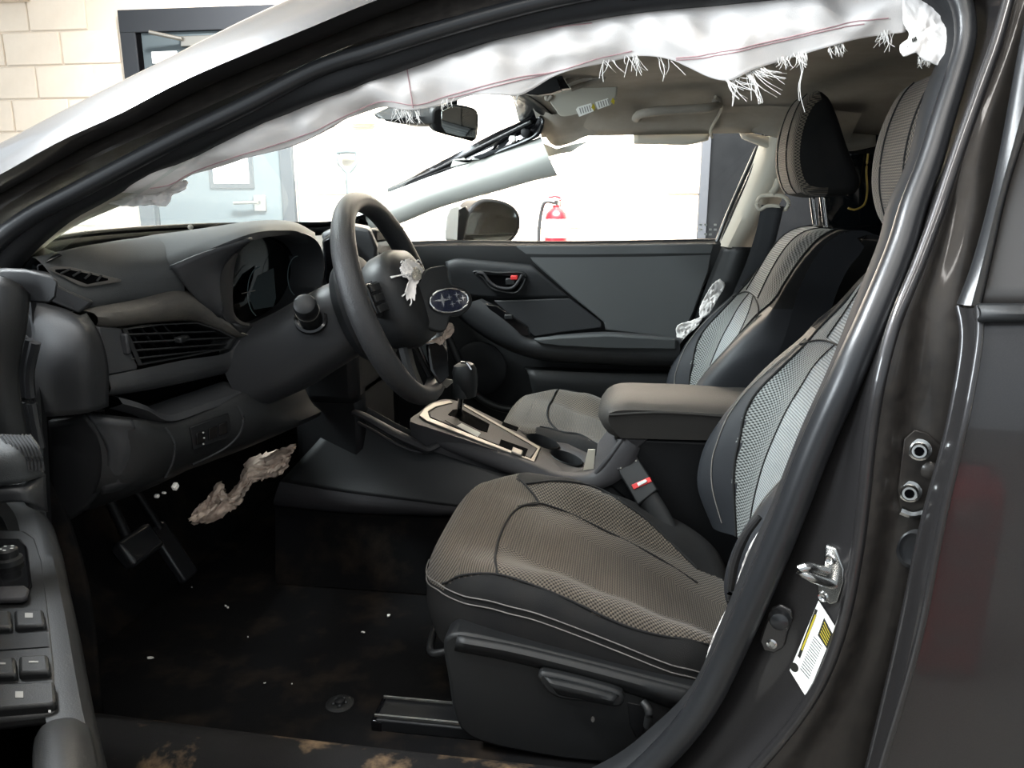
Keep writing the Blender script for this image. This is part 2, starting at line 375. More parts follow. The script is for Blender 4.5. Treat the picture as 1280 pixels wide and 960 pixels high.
# red fire extinguisher hung on the wall
ex = P(695, 275, WY-.10); ex = Vector((ex.x, WY-.10, 0))
fe = thing('fire_extinguisher', 'red fire extinguisher with black hose hanging on the white block wall', 'fire extinguisher', (ex.x, ex.y, .72))
zb = .72
lathe('cylinder', (ex.x, ex.y, zb), (0, 0, 1), [(.05, 0), (.066, .012), (.068, .05), (.068, .345), (.060, .375), (.035, .40), (.022, .41), (.022, .42)], 'ext_red', fe, 28)
lathe('label', (ex.x, ex.y, zb+.235), (0, 0, 1), [(.0686, 0), (.0686, .105)], 'white', fe, 28, label='white printed label wrapped round the cylinder')
for k in range(5): lathe('label_line', (ex.x, ex.y, zb+.245+.019*k), (0, 0, 1), [(.0689, 0), (.0689, .006)], 'label_grey', fe, 28)
lathe('valve', (ex.x, ex.y, zb+.418), (0, 0, 1), [(.018, 0), (.018, .03), (.012, .035)], 'zinc', fe, 14)
tube('carry_handle', [(ex.x-.045, ex.y-.03, zb+.445), (ex.x, ex.y, zb+.445), (ex.x+.03, ex.y+.01, zb+.455)], .008, 'red', fe, n=8)
tube('operating_lever', [(ex.x-.045, ex.y-.03, zb+.465), (ex.x, ex.y, zb+.47), (ex.x+.025, ex.y+.01, zb+.46)], .007, 'red', fe, n=8)
tube('hose', [(ex.x-.01, ex.y-.03, zb+.435), (ex.x-.06, ex.y-.04, zb+.44), (ex.x-.085, ex.y-.03, zb+.38), (ex.x-.10, ex.y-.02, zb+.2), (ex.x-.09, ex.y-.02, zb+.08)], .011, 'black', fe, n=26)
box('wall_bracket', (ex.x, ex.y+.082, zb+.30), (.05, .03, .30), 'zinc', fe)
# shovel hung on the wall
sv = P(434, 190, WY-.05)
sh = thing('shovel', 'shovel with pale D-shaped grip hanging on the wall behind the steering wheel', 'shovel', (sv.x, sv.y, .55))
gx, gz = sv.x, sv.z
tube('grip', [(gx-.06, sv.y, gz), (gx, sv.y, gz+.005), (gx+.06, sv.y, gz)], .016, 'tool_grey', sh, n=8)
tube('yoke', [(gx-.06, sv.y, gz), (gx-.055, sv.y, gz-.06), (gx, sv.y, gz-.13)], .012, 'tool_grey', sh, n=10)
tube('yoke', [(gx+.06, sv.y, gz), (gx+.055, sv.y, gz-.06), (gx, sv.y, gz-.13)], .012, 'tool_grey', sh, n=10)
tube('shaft', [(gx, sv.y, gz-.12), (gx, sv.y, .82)], .017, 'tool_grey', sh, n=4)
loft('blade', [[(gx-.12, sv.y, .84), (gx, sv.y-.03, .86), (gx+.12, sv.y, .84)], [(gx-.12, sv.y, .7), (gx, sv.y-.03, .7), (gx+.12, sv.y, .7)], [(gx-.07, sv.y, .57), (gx, sv.y-.02, .55), (gx+.07, sv.y, .57)]], 'zinc', sh, 10, 6, solid=.003)
pv = P(378, 240, WY-.03)
tag(tube('wall_conduit', [(pv.x, pv.y, pv.z+.12), (pv.x, pv.y, .3)],   .03, mat('conduit_grey', '#7f8a89', .7), n=4), 'pale vertical conduit pipe on the wall left of the shovel', 'pipe')
yv = P(455, 152, WY-.02)
tag(box('wall_sign', (yv.x, yv.y, yv.z), (.14, .02, .035), mat('yellow_sign', '#e8cf3a', .6), bevel=.002), 'small yellow sign on the white wall under the airbag edge', 'sign')

# ================================================================== CAR BODY
body = thing('car_body', 'dark graphite car body around the open front doorway', 'car', (0, 0, .2))
# curves along the flank, traced at the doorway
def curve(pts, off): return [PS(a, b, off) for a, b in pts]
SK_T = [(-70, 214), (0, 179), (76, 139), (148, 103), (226, 64), (302, 26), (371, -6), (480, -55), (640, -110), (900, -150), (1150, -160), (1400, -158), (1900, -150), (2500, -130)]
SK_B = [(-70, 256), (0, 217), (76, 174), (144, 143), (220, 103), (309, 65), (388, 33), (470, 0), (620, -50), (900, -95), (1150, -105), (1400, -102), (1900, -90), (2500, -70)]
BR_T = [(-70, 284), (0, 238), (76, 194), (144, 162), (220, 125), (309, 86), (400, 45), (470, 19), (620, -32), (900, -78), (1150, -86), (1400, -82), (1900, -70), (2500, -50)]
BR_B = [(-75, 330), (0, 266), (34, 246), (100, 210), (220, 158), (309, 117), (400, 74), (469, 52), (606, 10), (760, -24), (900, -42), (1060, -56), (1150, -52), (1200, -30)]
SEAL = [(-46, 430), (-42, 380), (-32, 340), (-5, 304), (34, 273), (100, 237), (220, 174), (309, 131), (400, 85), (469, 63), (537, 41), (606, 21), (675, 3), (760, -14), (900, -34), (1060, -46), (1140, -44), (1180, -28), (1200, 0), (1207, 30), (1206, 55), (1196, 92), (1178, 150), (1163, 200), (1141, 260), (1128, 305), (1096, 386), (1060, 467), (1020, 557), (984, 650), (967, 692), (923, 792), (876, 885), (824, 947), (774, 988), (690, 1018)]
LIP = [(-15, 440), (-12, 395), (-2, 352), (20, 322), (72, 277), (113, 254), (144, 236), (186, 214), (237, 192), (344, 142), (440, 106), (541, 70), (606, 49), (692, 29), (778, 14), (840, 7), (943, -3), (1060, -14), (1130, -16), (1162, -2), (1180, 14), (1189, 36), (1188, 58), (1176, 86), (1162, 125), (1144, 200), (1117, 260), (1109, 297), (1077, 378), (1044, 463), (1007, 544), (965, 650), (945, 692), (906, 787), (866, 874), (811, 929), (771, 960), (690, 1000)]
# outer roof rail / pillar skin: rounded sheet wrapping up and over to the windscreen
rows = [[v+Vector((0, .12, .035)) for v in curve(SK_T, .04)], curve(SK_T, .04), [a.lerp(b, .55)+Vector((0, -.006, .003)) for a, b in zip(cr(curve(SK_T, .04), 44), cr(curve(SK_B, -.05), 44))], curve(SK_B, -.05), [v+Vector((0, .05, -.004)) for v in curve(SK_B, -.05)]]
loft('roof_rail_skin', rows, 'paint', body, 96, 14)
# channel behind the skin, painted inner flange, then the weatherstrips
loft('door_channel', [[v+Vector((0, .05, -.004)) for v in curve(SK_B, -.05)], curve(BR_T, .035), curve(BR_T, .012)], 'dark_gap', body, 60, 3, curve=False)
loft('painted_flange', [curve(BR_T, .012), [a.lerp(b, .5)+Vector((0, -.004, 0)) for a, b in zip(cr(curve(BR_T, .01), 40), cr(curve(BR_B, .014), 40))], curve(BR_B, .016), [v+Vector((0, .05, -.002)) for v in curve(BR_B, .016)]], 'paint_dusty', body, 60, 9)
ws = tube('weatherstrip', curve(SEAL, .012), [.013, .0115, .011, .011, .012, .0185, .0185, .0185], 'rubber', body, n=170, seg=14, upv=(0, 1, 0))
rows = [curve(SEAL, .012), [a.lerp(b, .45)+Vector((0, -.006, 0)) for a, b in zip(cr(curve(SEAL, .02), 60), cr(curve(LIP, .03), 60))], curve(LIP, .035), [v+Vector((0, .028, 0)) for v in curve(LIP, .035)]]
loft('weatherstrip_lip', rows, mat('lip_rubber', '#1b1c1e', .65, 0, .3), body, 150, 9)
tube('secondary_seal', curve([(a, b+9) for a, b in SK_B], .0), .006, 'rubber', body, n=70, seg=8)
# front wing and bonnet ahead of the doorway
loft('front_fender', [[(-.90, -.74, 1.06), (-1.3, -.74, 1.02), (-1.8, -.72, .95), (-2.3, -.66, .82)], [(-.93, -.84, .97), (-1.3, -.85, .95), (-1.8, -.83, .88), (-2.3, -.74, .76)], [(-.95, -.875, .70), (-1.3, -.88, .74), (-1.8, -.87, .72), (-2.3, -.78, .62)], [(-.96, -.86, .30), (-1.05, -.87, .30), (-1.2, -.87, .62), (-2.3, -.76, .45)]], 'paint', body, 24, 16, solid=.004)
loft('bonnet', [[(-1.12, -.70, 1.03), (-1.30, -.35, 1.045), (-1.34, 0, 1.05), (-1.30, .35, 1.045), (-1.12, .70, 1.03)], [(-1.7, -.70, .97), (-1.7, -.35, .99), (-1.7, 0, .995), (-1.7, .35, .99), (-1.7, .70, .97)], [(-2.25, -.62, .83), (-2.35, -.3, .84), (-2.38, 0, .845), (-2.35, .3, .84), (-2.25, .62, .83)]], 'paint', body, 24, 14, solid=.004)
# driver side A-pillar inner trim glimpsed under the lip
loft('pillar_trim', [curve([(-2, 400), (6, 352), (26, 318), (76, 274), (120, 250), (190, 218)], .06), curve([(15, 400), (24, 350), (50, 312), (95, 280), (135, 262), (195, 238)], .13)], 'beige', body, 20, 4, solid=.004)

# B-pillar
I0 = [(1225, -30), (1224, 42), (1206, 104), (1180, 200), (1154, 260), (1140, 313), (1107, 394), (1071, 471), (1022, 569), (989, 650), (928, 797), (885, 883), (830, 960), (760, 1020)]
I1 = [(1268, -30), (1246, 52), (1229, 100), (1196, 194), (1174, 260), (1151, 323), (1118, 405), (1100, 471), (1088, 544), (1079, 630), (1071, 692), (1051, 787), (1018, 866), (945, 960), (880, 1020)]
I2 = [(1300, -30), (1279, 42), (1232, 190), (1226, 260), (1212, 330), (1205, 382), (1210, 414), (1196, 524), (1164, 650), (1134, 800), (1096, 960), (1080, 1020)]
a0 = cr(curve(I0, .03), 60); a1 = cr(curve(I1, -.028), 60); a2 = cr(curve(I2, -.035), 60)
loft('pillar_step', [[p+Vector((0, .02, 0)) for p in a0], [p.lerp(q, .10)+Vector((0, .022, 0)) for p, q in zip(a0, a1)], [p.lerp(q, .34)+Vector((0, .010, 0)) for p, q in zip(a0, a1)], [p.lerp(q, .72)+Vector((0, .012, 0)) for p, q in zip(a0, a1)], [p.lerp(q, .94)+Vector((0, .004, 0)) for p, q in zip(a0, a1)], [p+Vector((.002, 0, 0)) for p in a1]], 'paint', body, 90, 22)
tube('pillar_ridge', a1, .0075, 'paint', body, n=90, seg=12, upv=(0, 1, 0))
s2 = loft('pillar_face', [[p+Vector((0, -.004, 0)) for p in a1], [p.lerp(q, .22)+Vector((0, .0, 0)) for p, q in zip(a1, a2)], [p.lerp(q, .5)+Vector((0, .016, 0)) for p, q in zip(a1, a2)], [p+Vector((0, .016, 0)) for p in a2], [p+Vector((.03, .03, 0)) for p in a2]], 'paint_dusty', body, 70, 18)
tb = bvh(s2, bpy.data.objects['pillar_step'])
# rear door hinge bolts and plate on the pillar
hp = [hit(tb, *q, .003) for q in [(1128, 548), (1142, 536), (1158, 540), (1176, 556), (1180, 590), (1172, 618), (1150, 640), (1124, 638), (1120, 610)]]
cN = Vector((-.35, -.93, .1)).normalized()
prism('hinge_plate', hp, -cN*.003, 'paint_dusty', body, .0015)
for q, r in [((1149, 561), .0125), ((1137, 613), .0125)]:
    c = hit(tb, *q, .002)
    bo = lathe('hinge_bolt', c, cN, [(r, 0), (r, .003), (r*.72, .004), (r*.70, .012), (r*.6, .014), (r*.42, .014), (r*.40, .008)], 'zinc', body, 18)
    lathe('bolt_socket', c+cN*.0085, cN, [(r*.40, 0), (r*.40, .0045)], 'dark_gap', body, 6)
lathe('hinge_knuckle', hit(tb, 1163, 588, -.004), cN, [(.011, 0), (.010, .006), (.006, .009)], 'paint_dusty', body, 16)
tube('hinge_edge', [hit(tb, *q, .004) for q in [(1124, 636), (1140, 641), (1158, 634), (1166, 622)]], .0055, 'zinc', body, n=14, seg=8)
lathe('pillar_plug', hit(tb, 1140, 685, .0), cN, [(.024, 0), (.024, .002), (.019, .004), (.017, .003), (.012, .002)], 'rubber', body, 24, sx=.7)
# striker
sb = bpy.data.objects['pillar_step']; ts = bvh(sb)
sn = Vector((-.55, -.82, .1)).normalized()
s0 = hit(ts, 1040, 716, .0)
prism('striker_plate', [PL(*q, s0, sn) for q in [(1033, 679), (1047, 684), (1058, 710), (1058, 727), (1050, 752), (1040, 755), (1023, 742), (1022, 725), (1030, 715)]], sn*.006, 'zinc', body, .0025)
tube('striker_loop', [PL(1044, 731, s0, sn), PL(1044, 731, s0, sn)+sn*.0, PL(1012, 721, s0+sn*.045, sn), PL(1000, 713, s0+sn*.05, sn), PL(1006, 709, s0+sn*.05, sn), PL(1032, 714, s0+sn*.005, sn)], .0058, 'zinc', body, n=26, seg=10)
for q in [(1041, 698), (1031, 744)]: lathe('striker_screw', PL(*q, s0, sn)+sn*.005, sn, [(.0065, 0), (.0065, .002), (.005, .0035), (.003, .002)], 'zinc', body, 14)
# door jamb switch and screw
c = hit(tb, 976, 772, 0) or PS(976, 772, .03)
pn = Vector((-.25, -.96, .05)).normalized(); c = PS(975, 772, .012)
prism('switch_seat', [PL(*q, c, pn) for q in [(964, 759), (975, 754), (990, 761), (991, 772), (984, 790), (980, 808), (968, 815), (955, 812), (950, 800), (955, 785)]], pn*.004, 'paint', body, .002)
lathe('jamb_switch', PL(975, 772, c, pn)+pn*.003, pn, [(.014, 0), (.013, .004), (.011, .010), (.006, .013)], 'rubber', body, 18)
lathe('jamb_screw', PL(965, 803, c, pn)+pn*.003, pn, [(.007, 0), (.0065, .002), (.004, .003), (.003, .0015)], 'zinc', body, 14)
# tyre placard sticker, fixed to the pillar step
lb = [(1023, 751), (1044, 784), (1037, 812), (1008, 872), (987, 838), (1006, 800)]
lp = [hit(tb, *q, .0012) or PS(*q, .0) for q in lb]
ln = (lp[1]-lp[0]).cross(lp[4]-lp[0]).normalized(); ln = ln if ln.dot(FW) < 0 else -ln
lc = (lp[0]+lp[1]+lp[3]+lp[4])/4
def on(px, py, l=0): return PL(px, py, lc+ln*l, ln)
stk = prism('placard', [on(*q, .002) for q in [(1023, 751), (1044, 784), (1008, 872), (987, 838)]], -ln*.001, 'white', body, 0, label='white placard sticker with a black and yellow box')
prism('placard_box', [on(*q, .0024) for q in [(1030, 772), (1041, 793), (1034, 812), (1022, 794)]], -ln*.0004, 'ink', stk, 0)
for k in range(5):
    t = .15+.16*k; prism('placard_mark', [on(1030-8*t+1.5, 772+22*t+2, .0028), on(1041-7*t-2, 793+19*t-2, .0028), on(1041-7*t-2.4, 793+19*t-1.0, .0028), on(1030-8*t+1.1, 772+22*t+3.0, .0028)], -ln*.0002, 'yellow', stk, 0)
prism('placard_header', [on(*q, .0024) for q in [(1019, 761), (1022, 763), (1000, 823), (997, 820)]], -ln*.0004, 'ink', stk, 0)
prism('placard_header_gold', [on(*q, .0028) for q in [(1018.5, 768), (1020.5, 769), (1003, 813), (1001.2, 812)]], -ln*.0002, 'yellow', stk, 0)
lathe('placard_seal', on(993, 834, .0018), ln, [(.0058, 0), (.0058, .0006)], 'ink', stk, 18)
for k in range(14):
    t = k/13; a = (1014-22*t*.2+3-12*t, 795+40*t); prism('placard_line', [on(a[0], a[1], .0024), on(a[0]+11, a[1]+13, .0024), on(a[0]+10.6, a[1]+14, .0024), on(a[0]-.4, a[1]+1, .0024)], -ln*.0003, 'tool_grey', stk, 0)

# floor, sill, footwell
loft('floor_carpet', [[(-1.0, -.70, .345), (-.5, -.70, .335), (.5, -.70, .335), (1.6, -.70, .335)], [(-1.02, -.40, .322), (-.5, -.40, .322), (.5, -.4, .325), (1.6, -.4, .33)], [(-1.02, 0, .322), (-.5, 0, .322), (.5, 0, .325), (1.6, 0, .33)], [(-1.0, .70, .34), (-.5, .70, .335), (.5, .70, .335), (1.6, .7, .335)]], 'carpet', body, 30, 16, solid=.02)
loft('toe_board', [[(-.98, -.70, .33), (-.98, 0, .32), (-.98, .70, .33)], [(-1.16, -.70, .50), (-1.16, 0, .5), (-1.16, .70, .5)], [(-1.22, -.70, .95), (-1.22, 0, .95), (-1.22, .7, .95)]], 'carpet', body, 14, 12, solid=.02)
loft('sill_trim', [[(-1.0, -.655, .34), (-.4, -.655, .332), (.2, -.655, .332), (.9, -.655, .335)], [(-1.0, -.685, .385), (-.4, -.685, .368), (.2, -.685, .366), (.9, -.685, .368)], [(-1.0, -.73, .395), (-.4, -.73, .378), (.2, -.73, .376), (.9, -.73, .38)], [(-1.0, -.79, .37), (-.4, -.79, .35), (.2, -.79, .35), (.9, -.79, .36)]], 'sill', body, 40, 12, solid=.006)
loft('sill_panel', [[(-1.05, -.79, .375), (.9, -.79, .365)], [(-1.05, -.86, .33), (.9, -.86, .33)], [(-1.05, -.87, .2), (.9, -.87, .2)]], 'paint', body, 20, 6, solid=.004)
loft('kick_panel', [[(-1.1, -.67, .36), (-.9, -.67, .36), (-.80, -.675, .36)], [(-1.1, -.665, .62), (-.95, -.665, .62), (-.80, -.67, .62)], [(-1.1, -.66, .86), (-1.0, -.66, .86), (-.86, -.665, .86)]], 'carpet', body, 10, 10, solid=.01)
loft('cowl_panel', [[(-1.23, -.72, .93), (-1.23, 0, .93), (-1.23, .72, .93)], [(-1.2, -.70, 1.03), (-1.25, 0, 1.05), (-1.2, .70, 1.03)], [(v[0]-.01, v[1], v[2]-.012) for v in [(-.80, -.66, 1.06), (-.95, -.53, 1.065), (-1.07, -.33, 1.075), (-1.12, -.05, 1.08), (-1.10, .25, 1.08), (-1.00, .48, 1.075), (-.88, .60, 1.085), (-.78, .66, 1.12)]]], 'black_dark', body, 24, 6, solid=.006)
for sy_ in (-1, 1): mk('cowl_side', [(-1.24, sy_*.705, .33), (-.86 if sy_ < 0 else -.72, sy_*.70, .33), (-.80 if sy_ < 0 else -.68, sy_*.70, .9), (-.80 if sy_ < 0 else -.70, sy_*.69, 1.075), (-1.0, sy_*.69, 1.05), (-1.24, sy_*.70, 1.04)], [(0, 1, 2, 3, 4, 5)], 'black_dark', body, smooth=0, solid=.01)
# headliner, roof and windscreen header
def hz(y): return 1.437-1.45*max(0, abs(y)-.34)**2
ys = [-.50, -.49, -.46, -.38, -.2, 0, .2, .38, .48, .55, .575, .60]
rows = []
for x, dz in [(-.275, -.0), (-.22, .004), (-.05, .004), (.2, .006), (.5, .004), (.9, -.02), (1.4, -.10)]:
    rows.append([Vector((x+.0+.10*abs(y)**2*(1 if x < -.1 else 0), y, hz(y)+dz)) for y in ys])
hl = loft('headliner', rows, 'headliner', body, 40, 40, solid=.006, soff=1)
loft('roof_panel', [[Vector((x, y, 1.50-.10*abs(y/.6)**3+dz)) for y in [-.55]+ys[1:]] for x, dz in [(-.30, -.03), (0, .0), (.4, .01), (.9, -.01), (1.5, -.06)]], 'paint', body, 24, 16, solid=.004)
# drooping front corner and window edge of the headliner on the passenger side
HE = [(668, 126), (672, 146), (680, 168), (693, 183), (712, 180), (731, 172), (751, 167), (790, 165), (840, 164), (894, 164), (930, 164), (985, 176), (1060, 184)]
edge = [P(a, b, .60 if i > 3 else .57+.01*i) for i, (a, b) in enumerate(HE)]
top = [Vector((p.x, .50, min(hz(.50)+.004, p.z+.075))) for p in edge]
mid = [a.lerp(b, .5)+Vector((0, .02, -.006)) for a, b in zip(top, edge)]
hle = loft('headliner_edge', [top, mid, edge, [e+Vector((0, .015, .012)) for e in edge]], 'headliner', body, 60, 12)
fl = [(668, 124), (662, 112), (690, 92), (740, 84)]
# windscreen with black border
WB = [(-.82, -.66, 1.075), (-.96, -.53, 1.08), (-1.07, -.33, 1.087), (-1.12, -.05, 1.09), (-1.10, .25, 1.09), (-1.00, .48, 1.087), (-.88, .60, 1.09), (-.78, .66, 1.12)]
WT = [(-.20, -.53, 1.40), (-.27, -.42, 1.43), (-.31, -.25, 1.445), (-.33, 0, 1.45), (-.32, .2, 1.445), (-.29, .36, 1.435), (-.26, .47, 1.42), (-.235, .52, 1.40)]
wsg = loft('windshield', [WB, [Vector(a).lerp(Vector(b), .5)+Vector((-.02, 0, .025)) for a, b in zip(WB, WT)], WT], 'glass', body, 30, 12)
fr = [Vector(a).lerp(Vector(b), .062)+Vector((.002, 0, 0)) for a, b in zip(WB, WT)]
loft('windshield_border', [[Vector(a)+Vector((.006, 0, -.03)) for a in WB], [Vector(a)+Vector((.003, 0, 0)) for a in WB], fr], 'frit', body, 40, 3, solid=.002)
tub = [Vector(b)+Vector((.006, 0, -.004)) for b in WT]
loft('windshield_header', [[v+Vector((-.012, 0, -.002)) for v in tub], [v+Vector((.03, 0, -.006)) for v in tub]], 'black', body, 30, 3, solid=.004)
lathe('sensor_dot', P(238, 284, -.0), (.6, -.7, .3), [(.006, 0), (.006, .003), (.003, .004)], 'silver', body, 12)
# cowl / defroster strip at the glass foot
loft('defroster_trim', [[(-.855, -.61, 1.066), (-.95, -.50, 1.068), (-1.055, -.31, 1.070), (-1.09, 0, 1.072), (-1.07, .3, 1.072), (-.96, .5, 1.07)], [(-.85, -.59, 1.076), (-.91, -.47, 1.079), (-.98, -.28, 1.080), (-1.0, 0, 1.080), (-.98, .3, 1.080), (-.9, .48, 1.078)], [(-.85, -.56, 1.04), (-.88, -.43, 1.04), (-.92, -.25, 1.04), (-.94, 0, 1.04), (-.92, .3, 1.04), (-.86, .46, 1.04)]], 'beige', body, 30, 9)

# passenger side A-pillar: black metal with clips, then the light trim hanging off
pm = [P(485, 236, .70), P(560, 199, .645), P(620, 166, .585), P(661, 145, .53), P(668, 133, .51)]
pm2 = [P(486, 243, .68), P(563, 212, .62), P(627, 189, .57), P(675, 168, .53), P(680, 150, .51)]
loft('pillar_metal', [[v+Vector((-.02, .06, -.01)) for v in pm], pm, [a.lerp(b, .5)+Vector((.0, .015, 0)) for a, b in zip(pm, pm2)], pm2], 'gloss_black', body, 30, 9, solid=.004)
tube('pillar_flange', [P(485, 238, .69), P(545, 212, .645), P(612, 178, .58), P(664, 152, .525)], .005, 'black', body, n=24, seg=8)
tube('pillar_wire', [P(500, 235, .67), P(545, 216, .64), P(590, 202, .60), P(612, 192, .585), P(622, 180, .575), P(645, 166, .55), P(668, 156, .53)], .004, 'gloss_black', body, n=30, seg=8)
prism('pillar_bracket', [P(*q, .575) for q in [(590, 196), (622, 186), (626, 172), (655, 162), (672, 160), (674, 170), (640, 183), (600, 199)]], (0, .02, 0), 'door_frame', body, .002)
lathe('trim_clip', P(641, 174, .56), (0, -1, .2), [(.011, 0), (.010, .008), (.006, .010)], 'white_plastic', body, 14)
lathe('trim_clip', P(657, 166, .545), (0, -1, .2), [(.013, 0), (.012, .010), (.007, .012)], 'black_dark', body, 14)
ta = [P(420, 268, .70), P(482, 242, .67), P(563, 211, .62), P(596, 198, .60), P(627, 189, .58), P(655, 180, .56), P(676, 171, .55)]
tb_ = [P(440, 300, .70), P(505, 277, .67), P(544, 261, .65), P(590, 247, .62), P(627, 237, .60), P(665, 226, .58), P(697, 219, .57)]
tmid = [a.lerp(b, .55)+Vector((.0, -.03, .0)) for a, b in zip(cr(ta, 20), cr(tb_, 20))]
loft('pillar_trim', [[v+Vector((0, .02, 0)) for v in ta], ta, tmid, tb_, [v+Vector((0, .03, .004)) for v in tb_]], 'trim_grey', body, 30, 16)
prism('trim_tab', [P(*q, .585) for q in [(563, 209), (566, 200), (580, 197), (584, 203), (596, 196), (600, 200)]], (0, .01, 0), 'trim_grey', body, .001)
prism('header_flap', [P(*q, .60) for q in [(677, 178), (686, 196), (700, 192), (714, 190), (726, 182), (738, 176), (716, 180), (696, 186)]], (0, .006, 0), 'trim_grey', body, .001)
# far curtain-bag roll along the passenger window head
loft('far_airbag_roll', [[P(792, 167, .62), P(830, 167, .62), P(862, 167, .62), P(888, 167, .62)], [P(792, 179, .61), P(830, 180, .61), P(862, 180, .61), P(885, 174, .61)]], 'beige', body, 14, 4, solid=.012)
loft('far_airbag_roll', [[P(924, 164, .62), P(960, 172, .62), P(990, 178, .62)], [P(928, 172, .61), P(958, 184, .61), P(990, 190, .61)]], 'beige', body, 10, 4, solid=.01)
loft('far_airbag_roll', [[P(1040, 168, .60), P(1066, 167, .60), P(1094, 170, .60)], [P(1042, 186, .59), P(1066, 188, .59), P(1094, 182, .59)]], 'beige', body, 10, 4, solid=.01)
# far side B-pillar trim, belt guide and rear quarter
ba = [P(960, 170, .62), P(944, 215, .64), P(922, 265, .66), P(903, 308, .67)]
bb = [P(990, 176, .58), P(975, 215, .60), P(950, 265, .63), P(924, 310, .65)]
loft('pillar_trim', [[v+Vector((-.012, .03, 0)) for v in ba], ba, [a.lerp(b, .5)+Vector((-.01, -.015, 0)) for a, b in zip(ba, bb)], bb, [v+Vector((.05, .05, 0)) for v in bb]], 'beige', body, 20, 12)
loft('lower_pillar_trim', [[P(903, 308, .672), P(886, 350, .68), P(868, 400, .69)], [P(928, 309, .63), P(915, 352, .64), P(900, 402, .65)], [P(945, 309, .65), P(940, 352, .66), P(925, 402, .67)]], 'black', body, 14, 8, solid=.006)
tube('window_channel', [P(962, 164, .645), P(952, 188, .655), P(935, 226, .67), P(915, 272, .685), P(897, 318, .695), P(880, 362, .70)], .007, 'gloss_black', body, n=24, seg=8)
tube('window_channel', [P(954, 166, .66), P(945, 188, .67), P(928, 226, .68), P(908, 272, .695), P(892, 312, .70)], .006, 'rubber', body, n=24, seg=8)
# rear quarter of the far side, behind the passenger seat
loft('rear_door_trim', [[(.55, .70, .5), (.9, .70, .5), (1.5, .70, .5)], [(.55, .69, 1.06), (.9, .69, 1.08), (1.5, .68, 1.10)]], 'black', body, 8, 6, solid=.01)
loft('rear_window_glass', [[(.55, .69, 1.06), (1.2, .69, 1.09)], [(.5, .62, 1.36), (1.1, .62, 1.33)]], mat('privacy_glass', '#0b0e10', .08, 0, .5), body, 6, 4, solid=.004)
loft('rear_pillar_trim', [[(1.20, .69, 1.0), (1.12, .66, 1.2), (1.02, .60, 1.36)], [(1.75, .60, 1.0), (1.65, .58, 1.2), (1.55, .52, 1.33)]], 'beige', body, 10, 6, solid=.01)
loft('tailgate_trim', [[(1.75, -.65, .4), (1.75, .65, .4)], [(1.78, -.6, 1.05), (1.78, .6, 1.05)], [(1.5, -.55, 1.34), (1.5, .55, 1.34)]], 'black', body, 8, 10, solid=.01)
tube('loose_wire', [P(1085, 192, .62), P(1083, 214, .62), P(1084, 240, .60), P(1080, 256, .58), P(1068, 262, .57), P(1060, 260, .57)], .0026, 'brass', body, n=24, seg=8)

# ================================================================== REAR DOOR (closed, behind the pillar)
rd = thing('rear_door', 'dark graphite rear door panel right of the bolted pillar', 'car door', (.8, -.85, .3))
EL = [(1197, 382), (1203, 414), (1187, 524), (1154, 650), (1122, 800), (1084, 960), (1068, 1020)]
ER = [(1224, 382), (1225, 414), (1211, 504), (1178, 650), (1148, 800), (1101, 960), (1084, 1020)]
e0 = cr([PS(a, b, -.045) for a, b in EL], 40); e1 = cr([PS(a, b, -.085) for a, b in ER], 40)
em = [a.lerp(b, .45)+Vector((-.004, -.022, 0)) for a, b in zip(e0, e1)]
loft('door_edge', [[v+Vector((.03, .03, 0)) for v in e0], e0, em, e1], 'paint', rd, 50, 14)
pr_ = [PS(a, b, -.085) for a, b in ER]
tube('door_hem', [v+Vector((0, -.004, 0)) for v in e0], .0045, 'paint', rd, n=60, seg=10, upv=(0, 1, 0))
tube('door_hem', [v+Vector((-.001, -.002, 0)) for v in e1], .004, 'paint', rd, n=60, seg=10, upv=(0, 1, 0))
loft('door_skin', [pr_, [v+Vector((.02, -.004, 0)) for v in pr_], [Vector((.70, v.y-.022, v.z)) for v in pr_], [Vector((1.35, v.y-.03, v.z)) for v in pr_]], 'paint', rd, 40, 16)
mo = [PS(1222, 381, -.095), PS(1290, 381, -.10)]; mo2 = [PS(1222, 401, -.095), PS(1290, 401, -.10)]
dx = Vector((.7, 0, .02))
loft('belt_molding', [[mo[0], mo[1], mo[1]+dx], [mo[0]*.5+mo2[0]*.5+Vector((0, -.008, 0)), mo[1]*.5+mo2[1]*.5+Vector((0, -.008, 0)), mo[1]*.5+mo2[1]*.5+dx+Vector((0, -.008, 0))], [mo2[0], mo2[1], mo2[1]+dx]], 'black', rd, 12, 6, solid=.004)
fa = [PS(a, b, -.06) for a, b in [(1296, -30), (1279, 40), (1249, 196), (1232, 270), (1212, 340), (1197, 380)]]
fb = [PS(a, b, -.07) for a, b in [(1345, -30), (1315, 40), (1284, 150), (1256, 240), (1240, 310), (1224, 381)]]
fm = [a.lerp(b, .4)+Vector((0, -.01, 0)) for a, b in zip(fa, fb)]
loft('window_frame', [[v+Vector((.015, .03, 0)) for v in fa], fa, fm, fb, [v+Vector((.006, .006, 0)) for v in fb]], 'rubber', rd, 30, 12)
loft('window_glass', [[v+Vector((.004, .004, 0)) for v in fb], [Vector((1.2, v.y, v.z)) for v in fb]], mat('tinted_rear_glass', '#1d1a18', .5, 0, .2), rd, 20, 4, solid=.004)

# ================================================================== DASHBOARD
da = thing('dashboard', 'charcoal dashboard with instrument hood and side air vent', 'dashboard', (-.75, 0, .7))
V3 = Vector
